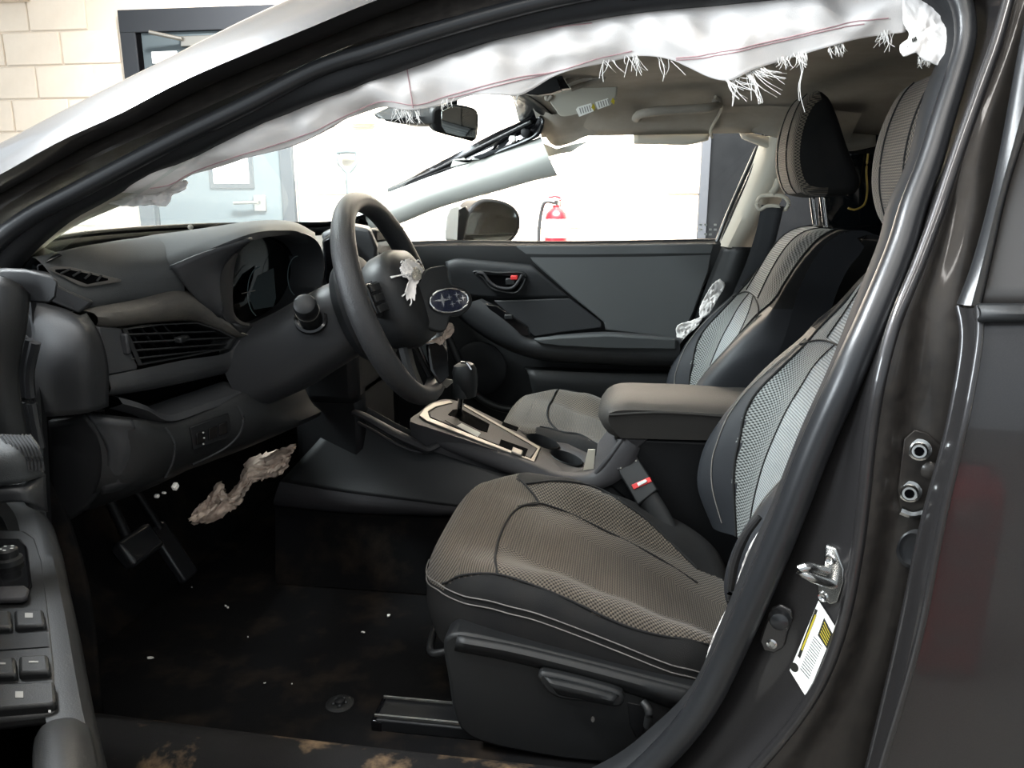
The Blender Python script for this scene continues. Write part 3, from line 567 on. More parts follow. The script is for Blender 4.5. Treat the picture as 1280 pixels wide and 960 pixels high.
# upper pad: left wing, rising into the instrument hood
F1 = [P(43, 322, -.66), P(112, 307, -.575), P(160, 299, -.50), P(204, 292, -.445)]
R1 = [P(72, 362, -.665), P(118, 376, -.625), P(165, 369, -.57), P(232, 358, -.505)]
m1 = [P(60, 339, -.663), P(115, 339, -.612), P(162, 336, -.567), P(211, 331, -.529)]
pad = loft('dash_pad', [[v+V3((-.09, .05, -.06)) for v in F1], [v+V3((-.02, .012, -.006)) for v in F1], F1, m1, R1, [v+V3((-.012, 0, -.018)) for v in R1]], 'dash', da, 30, 22)
F2 = [P(190, 294, -.462), P(226, 289, -.42), P(269, 283, -.36), P(310, 277, -.30), P(347, 276, -.23), P(372, 281, -.17), P(392, 291, -.13)]
R2 = [P(206, 333, -.531), P(250, 313, -.505), P(300, 296, -.48), P(322, 289, -.44), P(350, 285, -.36), P(372, 286, -.28), P(396, 302, -.21)]
m2 = [a.lerp(b, .55)+V3((.0, 0, .006)) for a, b in zip(F2, R2)]
loft('instrument_hood', [[v+V3((-.14, .07, -.08)) for v in F2], [v+V3((-.03, .015, -.008)) for v in F2], F2, m2, R2, [v+V3((.004, 0, -.010)) for v in R2], [v+V3((-.03, .005, -.016)) for v in R2]], 'dash', da, 36, 26)
# wing panel between pad and cluster
wg = [[P(212, 332, -.528), P(250, 316, -.505), P(300, 299, -.48), P(314, 296, -.465)], [P(222, 345, -.52), P(248, 340, -.50), P(268, 335, -.485), P(280, 326, -.475)], [P(234, 360, -.505), P(252, 364, -.49), P(268, 365, -.48), P(274, 352, -.476)], [P(268, 392, -.465), P(273, 393, -.465), P(278, 394, -.465), P(280, 385, -.47)]]
loft('wing_panel', wg, 'dash_mid', da, 14, 14, solid=.006, soff=-1)
# cluster bezel, recess and lens
bz_o = [(318, 292), (300, 302), (284, 320), (275, 345), (273, 372), (279, 395), (296, 412), (330, 414), (362, 402), (392, 380), (405, 345), (404, 318), (396, 300), (376, 290), (350, 287)]
bz_i = [(324, 295), (308, 305), (296, 322), (292, 345), (291, 372), (293, 392), (303, 402), (332, 404), (360, 394), (386, 374), (399, 345), (399, 320), (391, 304), (374, 293), (350, 290)]
def by(px): return -.475+(px-275)*(.265/130)               # the cluster runs inboard across the car
o_ = [P(a, b, by(a)) for a, b in bz_o]; i_ = [P(a, b, by(a)+.004) for a, b in bz_i]
i2 = [v+V3((-.065, .002, -.006)) for v in i_]
def ringloft(name, rings, m, par, cap=False, n=60, **k):
    R = [cr(r, n, True) for r in rings]; nr = len(R); verts = [v for r in R for v in r]; faces = []
    for i in range(nr-1):
        for j in range(n): faces.append((i*n+j, i*n+(j+1) % n, (i+1)*n+(j+1) % n, (i+1)*n+j))
    if cap: faces.append(tuple(range((nr-1)*n, nr*n)))
    return mk(name, verts, faces, m, par, **k)
ringloft('cluster_bezel', [[v+V3((-.03, 0, -.004)) for v in o_], o_, [a.lerp(b, .5)+V3((.004, 0, .001)) for a, b in zip(o_, i_)], i_, i2], 'dash_mid', da)
lens = ringloft('cluster_lens', [[v+V3((.012, 0, 0)) for v in i2], [v+V3((.004, 0, 0)) for v in i2]], 'lens', da, True)
cN_ = V3((.96, 0, .28)).normalized()
lc0 = sum((v for v in i2), V3())/len(i2)+V3((.022, 0, .0))
def oncl(px, py, l=0): return PL(px, py, lc0, V3((.90, -.41, .15)).normalized()+V3())
for cx_, cy_, r_ in [(325, 365, 25), (372, 345, 20)]:
    ring = [oncl(cx_+r_*.62*math.cos(t*.35+1.9), cy_+r_*1.25*math.sin(t*.35+1.9)) for t in range(9)]
    tube('gauge_arc', ring, .0008, mat('gauge_print', '#4f6064', .4), da, n=20, seg=6)
tube('gauge_needle', [oncl(302, 367), oncl(319, 363)], .0008, 'stitch', da, n=3, seg=6)
prism('display_panel', [oncl(*q) for q in [(312, 372), (322, 345), (342, 335), (345, 372), (342, 383), (318, 387)]], V3((-.001, 0, 0)), mat('display_glass', '#2b3437', .2), da, 0)
loft('cluster_floor', [[P(290, 404, -.455), P(330, 408, -.39), P(365, 396, -.31)], [P(300, 418, -.44), P(335, 420, -.38), P(372, 402, -.30)]], 'black', da, 12, 4, solid=.006)
# defrost outlet let into the pad
tp = bvh(pad)
va, vb, vd = P(60, 339, -.663), P(115, 339, -.612), P(118, 372, -.625); vn = (vb-va).cross(vd-va).normalized(); vn = vn if vn.z > 0 else -vn
def h2(t, px, py, l, y): return PL(px, py, va+vn*(l+.006), vn)
vp = [h2(tp, *q, .0012, -.63) for q in [(61, 334), (70, 332), (88, 333), (140, 346), (152, 349), (134, 352), (107, 356), (98, 354)]]
prism('defrost_bezel', vp, V3((0, 0, -.004)), 'dash_tan', da, .0012)
vp2 = [h2(tp, *q, .0022, -.63) for q in [(69, 337), (82, 336), (110, 342), (135, 348), (122, 350), (109, 353), (96, 348)]]
prism('defrost_slot', vp2, V3((0, 0, -.003)), 'dark_gap', da, 0)
for k in range(4):
    a = (79+13*k, 337+2.6*k); tube('slat', [h2(tp, a[0]+9, a[1]-.5, .003, -.63), h2(tp, a[0]-3+k*2, a[1]+5.2+1.2*k*.4, .003, -.63)], .0016, 'black', da, n=3, seg=6)
# pad corner by the pillar and end cap beneath
cor = [P(36, 336, -.668), P(60, 340, -.668), P(74, 358, -.668), P(118, 377, -.63), P(99, 392, -.655), P(66, 378, -.672), P(34, 352, -.678)]
prism('pad_corner', cor, V3((-.02, .03, -.004)), 'dash_mid', da, .004)
ec = [[P(26, 372, -.69), P(84, 387, -.672), P(99, 394, -.665), P(108, 391, -.652)], [P(40, 412, -.70), P(74, 412, -.70), P(105, 412, -.69), P(124, 416, -.66)], [P(33, 450, -.70), P(70, 455, -.715), P(108, 455, -.70), P(135, 455, -.655)], [P(40, 522, -.69), P(75, 520, -.70), P(110, 516, -.69), P(136, 508, -.655)]]
loft('end_cap', ec, 'dash_mid', da, 16, 18, solid=.008, soff=-1)
# strip above the vent, vent surround and chin
t0 = [P(108, 389, -.645), P(131, 384, -.625), P(180, 375, -.565), P(234, 364, -.50), P(268, 391, -.46), P(301, 417, -.432), P(322, 417, -.42)]
t1 = [P(121, 406, -.645), P(141, 408, -.625), P(190, 403, -.565), P(247, 401, -.485), P(275, 411, -.46), P(299, 421, -.437), P(322, 421, -.42)]
t05 = [a.lerp(b, .5)+V3((.012, -.004, .004)) for a, b in zip(t0, t1)]
loft('vent_strip', [[v+V3((-.03, 0, -.002)) for v in t0], t0, t05, t1, [v+V3((-.03, 0, .0)) for v in t1]], 'dash_tan', da, 36, 14)
prism('vent_cheek', [P(121, 407, -.645), P(141, 409, -.625), P(152, 410, -.615), P(173, 458, -.605), P(172, 463, -.605), P(134, 470, -.64), P(131, 440, -.645)], V3((-.03, 0, 0)), 'dash_mid', da, .003)
vo = [(153, 411, -.615), (200, 405, -.555), (247, 403, -.487), (275, 412, -.462), (296, 423, -.44), (287, 436, -.447), (230, 447, -.525), (173, 457, -.605)]
v_o = [P(*q) for q in vo]; vc = sum(v_o, V3())/8
v_i = [vc+(v-vc)*.93 for v in v_o]
ringlo = []
def flatring(name, outer, inner, depth, m, par):
    n = len(outer); verts = outer+inner+[v+depth for v in inner]; faces = []
    for i in range(n):
        j = (i+1) % n; faces += [(i, j, n+j, n+i), (n+i, n+j, 2*n+j, 2*n+i)]
    return mk(name, verts, faces, m, par, smooth=30)
flatring('vent_bezel', v_o, v_i, V3((-.035, 0, 0)), 'black', da)
mk('vent_cavity', [v+V3((-.034, 0, 0)) for v in v_o], [tuple(range(8))], 'dark_gap', da, smooth=0, solid=.003)
for k in range(4):
    t = (k+.7)/4.4; a = P(157+16*t, 411+45*t, -.612).lerp(P(158, 412, -.612), 0); bq = P([286, 293, 291, 286][k], [414, 422, 430, 436][k], -.447)
    c_ = V3((-.008, 0, 0)); n_ = (bq-a).normalized()
    w_ = V3((-.016, 0, -.003)); verts = [a+c_, bq+c_, bq+c_+w_, a+c_+w_]
    mk('vane', verts, [(0, 1, 2, 3)], 'black', da, solid=.0028, bevel=.0008)
for k in range(6):
    t = .12+.15*k; a = v_o[0].lerp(v_o[2], t); b2 = v_o[7].lerp(v_o[5], t); mk('rear_vane', [a+V3((-.026, 0, 0)), b2+V3((-.026, 0, 0)), b2+V3((-.034, 0, 0)), a+V3((-.034, 0, 0))], [(0, 1, 2, 3)], 'black_dark', da, solid=.002)
tb0 = P(227, 424, -.525); box('vent_tab', tb0+V3((.0, 0, 0)), (.014, .026, .010), 'black', da, .003)
box('vent_wheel', P(160, 430, -.617)+V3((-.004, 0, 0)), (.012, .008, .032), 'dash_mid', da, .003)
ch0 = [P(134, 470, -.645), P(173, 462, -.607), P(230, 450, -.53), P(288, 439, -.45), P(300, 425, -.438), P(323, 420, -.42)]
ch1 = [P(134, 494, -.645), P(173, 489, -.607), P(230, 478, -.53), P(280, 467, -.45), P(300, 462, -.435), P(314, 456, -.42)]
loft('vent_chin', [ch0, [a.lerp(b, .6)+V3((.006, 0, 0)) for a, b in zip(ch0, ch1)], ch1, [v+V3((-.05, 0, -.004)) for v in ch1]], 'dash_mid', da, 26, 10)
# shelf under the vent and the knee panel
loft('shelf_recess', [[v+V3((-.055, 0, 0)) for v in ch1], [P(136, 510, -.65)+V3((-.07, 0, 0)), P(182, 512, -.61)+V3((-.07, 0, 0)), P(240, 505, -.53)+V3((-.07, 0, 0)), P(320, 480, -.42)+V3((-.07, 0, 0))]], 'dark_gap', da, 12, 4, solid=.004)
s0_ = [P(150, 498, -.635), P(182, 507, -.61), P(208, 520, -.58), P(260, 505, -.51), P(314, 486, -.43)]
loft('shelf_lip', [[v+V3((-.05, 0, .012)) for v in s0_], s0_, [v+V3((.004, 0, -.007)) for v in s0_], [v+V3((-.02, 0, -.016)) for v in s0_]], 'dash_mid', da, 24, 8)
k0 = [P(105, 518, -.665), P(166, 524, -.63), P(208, 528, -.58), P(262, 512, -.51), P(318, 489, -.43), P(345, 482, -.36), P(372, 474, -.28)]
k1 = [P(118, 560, -.66), P(176, 558, -.62), P(216, 556, -.575), P(268, 544, -.50), P(322, 525, -.43), P(350, 516, -.36), P(385, 505, -.28)]
k2 = [P(120, 612, -.66), P(160, 612, -.63), P(205, 598, -.58), P(262, 572, -.50), P(318, 552, -.43), P(360, 534, -.36), P(402, 516, -.28)]
k3 = [v+V3((-.10, .02, -.05)) for v in k2]
kn = loft('knee_panel', [[v+V3((-.03, 0, .004)) for v in k0], k0, [v+V3((.01, 0, 0)) for v in k1], k2, k3], 'black', da, 40, 26)
kp0 = [P(60, 526, -.675), P(84, 524, -.675), P(106, 518, -.668)]; kp1 = [P(62, 580, -.672), P(96, 570, -.67), P(134, 560, -.655)]; kp2 = [P(66, 660, -.668), P(104, 640, -.66), P(128, 612, -.655)]
loft('lower_end_panel', [kp0, kp1, kp2], 'black_dark', da, 12, 14, solid=.01, soff=-1)
loft('lower_end_facet', [[P(107, 518, -.664), P(140, 523, -.65), P(166, 527, -.635)], [P(134, 562, -.655), P(152, 562, -.645), P(176, 556, -.62)], [P(126, 618, -.655), P(150, 612, -.64), P(170, 600, -.625)]], 'dash_mid', da, 12, 10, solid=.008, soff=-.6)
tk = bvh(kn)
def onk(px, py, l=.002): return hit(tk, px, py, l) or P(px, py, -.5)
prism('switch_panel', [onk(*q, .001) for q in [(236, 534), (284, 516), (288, 534), (284, 546), (240, 562)]], V3((.003, -.002, 0)), 'black_dark', da, .001)
for px0, m in [(243, 'gloss_black'), (258, 'gloss_black'), (271, 'gloss_black')]:
    prism('dash_switch', [onk(*q, .003) for q in [(px0, 541-(px0-243)*.4), (px0+11, 537-(px0-243)*.4), (px0+11, 551-(px0-243)*.4), (px0, 555-(px0-243)*.4)]], V3((.003, -.002, 0)), m, da, .0008)
for q in [(250, 540), (251, 546), (250, 553)]: lathe('switch_print', onk(*q, .0075), (.8, -.6, .1), [(.0015, 0), (.0015, .0006)], 'label_grey', da, 8)
tube('panel_edge', [onk(*q, .001) for q in [(296, 507), (303, 520), (300, 540), (286, 556), (262, 570), (240, 580)]], .0022, 'dash_mid', da, n=24, seg=6)
tube('panel_edge', [onk(*q, .001) for q in [(206, 535), (217, 552), (216, 575), (206, 596)]], .0022, 'dash_mid', da, n=16, seg=6)
# centre stack and passenger side of the dash
loft('passenger_pad', [[V3((-1.0, -.15, 1.05)), V3((-1.0, .3, 1.05)), V3((-.9, .66, 1.05))], [V3((-.86, -.15, 1.075)), V3((-.84, .3, 1.075)), V3((-.80, .66, 1.075))], [V3((-.67, -.15, 1.055)), V3((-.66, .3, 1.055)), V3((-.665, .66, 1.05))], [V3((-.655, -.15, 1.035)), V3((-.645, .3, 1.035)), V3((-.65, .66, 1.03))], [V3((-.69, -.15, 1.01)), V3((-.68, .3, 1.01)), V3((-.69, .66, 1.005))]], 'dash', da, 20, 20)
loft('passenger_trim', [[V3((-.69, -.12, 1.01)), V3((-.68, .3, 1.01)), V3((-.69, .66, 1.005))], [V3((-.645, -.12, .985)), V3((-.635, .3, .985)), V3((-.645, .66, .98))], [V3((-.64, -.12, .94)), V3((-.63, .3, .94)), V3((-.645, .66, .935))]], 'dash_mid', da, 16, 10, solid=.006)
loft('glovebox_panel', [[V3((-.64, .12, .94)), V3((-.63, .3, .94)), V3((-.645, .66, .935))], [V3((-.66, .12, .80)), V3((-.65, .3, .80)), V3((-.66, .66, .80))], [V3((-.74, .12, .66)), V3((-.73, .3, .66)), V3((-.74, .66, .66))], [V3((-.95, .12, .62)), V3((-.95, .3, .62)), V3((-.95, .66, .62))]], 'black_dark', da, 16, 16)
prism('centre_screen', [P(*q, -.10) for q in [(402, 300), (424, 286), (440, 300), (444, 372), (430, 388), (407, 352)]], V3((-.04, .12, 0)), 'gloss_black', da, .006)
prism('screen_surround', [P(*q, -.06) for q in [(400, 292), (430, 280), (462, 286), (472, 310), (470, 345), (440, 380)]], V3((-.05, .16, 0)), 'dash_mid', da, .008)
box('centre_speaker_hood', P(466, 294, .10)+V3((0, 0, 0)), (.05, .10, .03), 'black_dark', da, .006)
prism('loose_cover', [P(*q, .08) for q in [(455, 302), (470, 300), (474, 318), (472, 325), (457, 324)]], V3((-.01, .02, 0)), 'trim_grey', da, .003)
box('centre_stack', (-.60, 0.0, .86), (.12, .30, .22), 'black_dark', da, .02)
box('centre_lower', (-.62, 0.0, .70), (.16, .24, .20), 'black_dark', da, .02)

# pedals
pd = thing('brake_pedal', 'black rubber brake pedal deep in the driver footwell', 'pedal', (-.93, -.42, .40))
pc = P(172, 683, -.42)
box('pad', pc, (.03, .095, .055), 'rubber', pd, .008, rot=Matrix.Rotation(math.radians(-35), 4, 'Y'))
tube('arm', [pc+V3((-.02, .0, .02)), pc+V3((-.06, .01, .12)), pc+V3((-.05, .01, .26))], .009, 'black_dark', pd, n=12)
pe = thing('accelerator_pedal', 'tall narrow accelerator pedal right of the brake pedal', 'pedal', (-.93, -.28, .36))
pc = P(215, 690, -.30)
box('pad', pc, (.02, .05, .13), 'rubber', pe, .006, rot=Matrix.Rotation(math.radians(-30), 4, 'Y'))
tube('arm', [pc+V3((-.02, .0, .05)), pc+V3((-.07, .0, .14))], .008, 'black_dark', pe, n=8)
# loose white connectors under the dash
for i, (q, s, lab) in enumerate([((219, 608), .010, 'larger white plug dangling under the knee panel'), ((205, 616), .004, 'tiny white plug between two others under the knee panel'), ((196, 620), .006, 'small leftmost white plug under the knee panel')]):
    c = P(*q, -.56); tag(box('wire_plug', c, (.008, s*1.1, s), 'white_plastic', bevel=.002, rot=Matrix.Rotation(.5, 4, 'X')), lab, 'plug', 'white plugs under the dash')

# ================================================================== STEERING COLUMN + WHEEL
TILT = math.radians(20)
WC = V3((-.388, -.36, 1.004)); WN = V3((math.cos(TILT), 0, math.sin(TILT))); WU = V3((-math.sin(TILT), 0, math.cos(TILT))); WYv = V3((0, 1, 0))
def wh(y, u, n=0): return WC + WYv*y + WU*u + WN*n
co = thing('steering_column', 'charcoal steering column shroud with turn stalk left of the wheel', 'steering column', (-.55, -.36, .9))
def rrect(c, a, b, ax, bx, p=3.0, n=28):
    out = []
    for k in range(n):
        t = 2*math.pi*k/n; ct, st = math.cos(t), math.sin(t)
        out.append(c + ax*(a*math.copysign(abs(ct)**(2/p), ct)) + bx*(b*math.copysign(abs(st)**(2/p), st)))
    return out
secs = []
for n_, a, b, du in [(-.05, .055, .05, .0), (-.065, .070, .062, .0), (-.10, .078, .068, -.004), (-.15, .085, .070, -.012), (-.20, .09, .072, -.022), (-.30, .09, .072, -.03)]:
    secs.append(rrect(wh(0, du, n_), a, b, WYv, WU))
shr = grid('shroud', secs, 'dash_mid', co, True, smooth=50)
tsb = bvh(shr)
# wiper / turn stalk stub and its socket
sc_ = hit(tsb, 389, 399, 0) or P(389, 399, -.46)
sd = (P(374, 366, -.525)-sc_).normalized()
lathe('stalk_socket', sc_-sd*.006, sd, [(.025, 0), (.028, .006), (.027, .012), (.023, .013), (.022, .004)], 'gloss_black', co, 24)
lathe('stalk', sc_, sd, [(.019, 0), (.0185, .03), (.0175, .034), (.019, .036), (.019, .056), (.017, .062), (.012, .065)], 'black', co, 24)
lathe('stalk_ring', sc_+sd*.033, sd, [(.0196, 0), (.0196, .003)], 'silver', co, 24)
tube('key_barrel', [wh(.09, -.02, -.10), wh(.125, -.03, -.09)], .016, 'black_dark', co, n=4, seg=16)

sw = thing('steering_wheel', 'black steering wheel with burst airbag cover and oval star emblem', 'steering wheel', WC)
RO, RI = .176, .0165
verts = []; faces = []; NS, NT = 96, 16
for i in range(NS):
    t = 2*math.pi*i/NS; c = wh(RO*math.cos(t), RO*.985*math.sin(t)); rd_ = (WYv*math.cos(t)+WU*math.sin(t))
    fat = 1+.10*math.exp(-((abs(math.cos(t))-.9)/.25)**2)
    for j in range(NT):
        s = 2*math.pi*j/NT; verts.append(c+rd_*(RI*1.02*fat*math.cos(s))+WN*(RI*1.12*fat*math.sin(s)))
for i in range(NS):
    for j in range(NT): faces.append((i*NT+j, ((i+1) % NS)*NT+j, ((i+1) % NS)*NT+(j+1) % NT, i*NT+(j+1) % NT))
mk('rim', verts, faces, mat('leatherette_rim', '#2b2b2c', .42, 0, .45, bump=.45, bscale=600), sw, smooth=60)
# hub pod behind the cover, spokes
hub = []
for n_, a, b in [(-.055, .05, .045), (-.035, .075, .068), (-.01, .092, .082), (.02, .096, .086), (.04, .086, .078), (.052, .06, .055), (.055, .02, .02)]:
    hub.append(rrect(wh(.0, -.005, n_), a, b, WYv, WU, 2.5, 36))
hubo = grid('hub', hub, 'black', sw, True, smooth=50); thb = bvh(hubo)
grid('column_boss', [rrect(wh(0, 0, n_), a, a*.95, WYv, WU, 2.2, 28) for n_, a in [(-.075, .09), (-.058, .104), (-.045, .100), (-.035, .07)]], 'black_dark', sw, True, smooth=50)
def spoke(pts, w0, w1, th, m, name='spoke'):
    C_ = cr(pts, 10); secs = []
    for i, c in enumerate(C_):
        t = i/9; a = C_[min(i+1, 9)]-C_[max(i-1, 0)]; s = a.normalized().cross(WN).normalized(); w_ = w0+(w1-w0)*t
        secs.append([c+s*(w_*x)+WN*(th*y) for x, y in [(-1, -.6), (-.7, -1), (.7, -1), (1, -.6), (1, .4), (.7, 1), (-.7, 1), (-1, .4)]])
    return grid(name, secs, m, sw, True, smooth=40)
for s in (-1, 1):
    spoke([wh(s*.06, .012, .0), wh(s*.12, .012, -.004), wh(s*.172, .012, -.002)], .030, .026, .009, 'black')
    spoke([wh(s*.030, -.05, .0), wh(s*.046, -.11, -.004), wh(s*.052, -.166, -.002)], .017, .014, .008, 'black')
    box('switch_pod', wh(s*.118, .014, .010), (.008, .055, .05), 'gloss_black', sw, .004, rot=Matrix.Rotation(-TILT, 4, 'Y'))
    for k in range(3): box('switch_button', wh(s*.118, -.004+.017*k, .0145), (.005, .045, .012), 'black', sw, .0015, rot=Matrix.Rotation(-TILT, 4, 'Y'))
prism('spoke_trim', [wh(.010, -.085, .008), wh(.050, -.085, .008), wh(.072, -.150, .006), wh(.062, -.158, .006), wh(.030, -.150, .006)], -WN*.006, 'gloss_black', sw, .002)
prism('spoke_badge', [PL(a, b, wh(.035, -.135, .022), V3((.80, -.5, .34))) for a, b in [(546, 476), (551, 472), (566, 474), (567, 478), (559, 485)]], -WN*.004, 'silver', sw, .0015, label='silver insert at the foot of the lower spoke')
# burst cover flap with the oval emblem, thrown open towards the door
FP = P(556, 376, -.36); FN = V3((.62, -.72, .30)).normalized()
def fl_(px, py, l=0): return PL(px, py, FP+FN*l, FN)
fo = [(528, 345), (534, 336), (545, 333), (559, 332), (561, 345), (564, 355), (575, 358), (586, 364), (591, 375), (587, 386), (576, 394), (563, 396), (561, 404), (556, 414), (543, 413), (530, 406), (520, 393), (517, 378), (520, 360)]
cv = prism('cover_flap', cr([fl_(*q) for q in fo], 60, True), -FN*.012, 'black', sw, .003)
eu = (fl_(584, 373)-fl_(537, 378)); ew = eu.length/2; eu.normalize(); ev = FN.cross(eu).normalized(); ec_ = fl_(561, 376, .002); eh = ew*.56
if ev.z < 0: ev = -ev
def em_(a, b, l=0): return ec_+eu*(a*ew)+ev*(b*eh)+FN*l
el = [em_(math.cos(2*math.pi*k/40), math.sin(2*math.pi*k/40), .002) for k in range(40)]
emb = prism('emblem', el, -FN*.006, 'emblem_blue', sw, .001, label='oval dark blue emblem with silver ring and six stars')
tube('emblem_ring', [p+FN*.0005 for p in el], .0018, 'chrome', emb, n=60, seg=8, closed=True)
def star(a, b, r, fx=1.0):
    pts = []
    for k in range(8):
        t = math.pi/4*k; q = r if k % 2 == 0 else r*.22; pts.append(em_(a, b, .0035)+eu*(q*math.cos(t)*fx)+ev*(q*math.sin(t)))
    return prism('emblem_star', pts, -FN*.002, 'chrome', emb, 0)
star(-.36, .10, ew*.34, 1.35)
for a, b in [(.02, .28), (.42, .42), (.12, -.32), (.48, -.12), (.72, .10)]: star(a, b, ew*.15, 1.2)
# torn white cloth round the cover
def scrap(name, pts, par, m='bag', th=.0015, jit=.006, rag=.05, **k):
    """crumpled scrap of cloth: ragged outline, creased relief"""
    base = cr(pts, 72, True); c = sum(base, V3())/72; nm = (CAM-c).normalized(); R = 9; verts = [c]; faces = []; off = V3((random.uniform(0, 50), random.uniform(0, 50), 0))
    sc = 2.2/max((p-c).length for p in base); edge_ = [1+wob(rag) for _ in base]
    for r in range(1, R+1):
        f = r/R
        for p, e in zip(base, edge_):
            q = c+(p-c)*f*(1+(e-1)*f**4); n0 = noise.noise((q-c)*sc*1.3+off); n1 = abs(noise.noise((q-c)*sc*2.7+off*2)); verts.append(q+nm*jit*(1.6*n0-1.8*n1+.5))
    n = 72
    for j in range(n): faces.append((0, 1+j, 1+(j+1) % n))
    for rr in range(R-1):
        for j in range(n):
            a = 1+rr*n+j; b = 1+rr*n+(j+1) % n; faces.append((a, b, b+n, a+n))
    return mk(name, verts, faces, m, par, smooth=50, solid=th, **k)
def oc(px, py): return hit(thb, px, py, .006) or PL(px, py, wh(0, .03, .062), V3((.72, -.62, .3)))
scrap('torn_cloth', [oc(*q) for q in [(503, 333), (508, 328), (516, 329), (521, 335), (526, 344), (520, 352), (516, 360), (515, 374), (509, 377), (504, 369), (506, 358), (508, 350), (500, 347), (504, 342)]], sw, rag=.12, jit=.003)
scrap('torn_cloth', [oc(*q) for q in [(499, 334), (506, 331), (512, 338), (508, 346), (500, 344)]], sw, rag=.16, jit=.003)
scrap('torn_cloth', [oc(*q) for q in [(512, 338), (518, 337), (524, 346), (518, 352), (513, 350)]], sw, 'beige', jit=.004)
for pts in ([(488, 348), (498, 346), (504, 344)], [(497, 337), (503, 345), (507, 348)], [(489, 349), (500, 345)], [(505, 333), (500, 329), (498, 331)], [(515, 330), (520, 327), (523, 331)], [(510, 372), (511, 379), (509, 383)], [(506, 366), (502, 371)]): tube('torn_thread', [oc(*q) for q in pts], .0012, 'thread', sw, n=8, seg=5)
def ob(px, py): return PL(px, py, wh(.03, -.06, .03), V3((.72, -.62, .3)))
scrap('torn_cloth', [ob(*q) for q in [(533, 429), (541, 424), (552, 421), (560, 412), (561, 403), (565, 404), (568, 412), (564, 420), (556, 425), (552, 431), (544, 428)]], sw, 'bag_dirty', jit=.004)
prism('lower_pocket', [ob(*q) for q in [(535, 430), (552, 426), (560, 440), (562, 470), (552, 480), (540, 462)]], -WN*.006, 'gloss_black', sw, .003)
# torn knee-airbag cloth under the column
ct = [(238, 647), (245, 637), (260, 622), (275, 602), (281, 621), (300, 600), (307, 582), (317, 572), (340, 565), (370, 554)]
cb = [(240, 655), (255, 653), (267, 652), (285, 641), (300, 630), (310, 610), (320, 601), (338, 598), (355, 591), (361, 577)]
rows = []
for k in range(7):
    t = k/6; r = []
    for i in range(10):
        yy = -.44+.018*i; r.append(P(ct[i][0]*(1-t)+cb[i][0]*t+wob(1.2), ct[i][1]*(1-t)+cb[i][1]*t+wob(1.2), yy+wob(.010)-.02*math.sin(math.pi*t)))
    rows.append(r)
kb_ = loft('torn_airbag_cloth', rows, 'bag_dirty', None, 50, 22, solid=.0012, smooth=22)
for v_ in kb_.data.vertices: v_.co += V3((wob(.0025), wob(.006), wob(.0025)))
tag(kb_, 'crumpled stained cream airbag cloth hanging under the steering column', 'airbag cloth')

# ================================================================== CENTRE CONSOLE
cn = thing('center_console', 'dark centre console with shifter plate, cup holders and armrest lid', 'console', (-.1, 0, .33))
CP0 = V3((-.424, 0, .712)); CPN = V3((.36, 0, 1)).normalized()
def K(px, py, l=0): return PL(px, py, CP0+CPN*l, CPN)
# upper housing with rounded rim
ho = [(513, 527), (526, 514), (541, 503), (562, 499), (582, 505), (600, 514), (676, 548), (716, 556), (748, 566), (742, 588), (700, 592), (668, 580), (600, 556), (534, 534)]
hK = [K(*q) for q in ho]
hsg = prism('shifter_housing', cr(hK, 70, True), V3((0, 0, -.05)), 'console', cn, .006)
bz1 = [(524, 519), (530, 511), (541, 503.5), (562, 500), (566, 503), (545, 508), (535, 514), (537, 522), (606, 550), (664, 573), (672, 560), (579, 507), (581, 505.5), (676, 558.5), (668, 577), (604, 553), (533, 525.5)]
prism('shifter_bezel', [K(*q, .004) for q in bz1], V3((0, 0, -.006)), 'silver', cn, .0012, label='satin silver surround of the shifter plate')
prism('shifter_plate', [K(*q, .003) for q in [(537, 515), (546, 509), (566, 504), (579, 508), (671, 561), (663, 572), (606, 549), (538, 521)]], V3((0, 0, -.006)), 'console', cn, .001)
prism('gear_slot', [K(*q, .0042) for q in [(566, 512), (576, 511), (612, 530), (609, 540), (601, 538), (560, 518)]], V3((0, 0, -.001)), 'dark_gap', cn, 0)
prism('gear_scale', [K(*q, .005) for q in [(571, 532), (577, 529), (601, 541), (597, 546)]], V3((0, 0, -.001)), 'trim_grey', cn, 0)
prism('gear_gate', [K(*q, .0046) for q in [(556, 525), (564, 520), (574, 524), (570, 533)]], V3((0, 0, -.001)), 'black_dark', cn, 0)
prism('brake_switch_recess', [K(*q, .0042) for q in [(626, 549), (660, 561), (656, 571), (624, 556)]], V3((0, 0, -.001)), 'dark_gap', cn, 0)
prism('parking_brake_switch', [K(*q, .008) for q in [(641, 558), (654, 563), (652, 569), (639, 564)]], V3((0, 0, -.006)), 'silver', cn, .002)
prism('small_slot', [K(*q, .002) for q in [(629, 527), (648, 534), (646, 538), (627, 531)]], V3((0, 0, -.003)), 'dark_gap', cn, 0)
# shift lever
l0 = K(573, 519); l1 = P(578, 487, -.035)
tube('shift_stem', [l0-V3((0, 0, .03)), l0.lerp(l1, .5), l1], .006, 'chrome', cn, n=8, seg=12)
tube('shift_boot', [P(577, 497, -.035), P(579, 470, -.03), P(583, 458, -.028)], [.020, .022, .018], 'black', cn, n=10, seg=16)
kb = lathe('shift_knob', P(582, 474, -.03), (-.12, 0, 1), [(.018, -.04), (.024, -.02), (.027, 0), (.027, .02), (.022, .032), (.012, .037)], 'black', cn, 20, label='black shift knob')
tube('knob_trim', [P(576, 453, -.045), P(583, 454, -.045), P(589, 462, -.045)], .003, 'chrome', cn, n=10, seg=8)
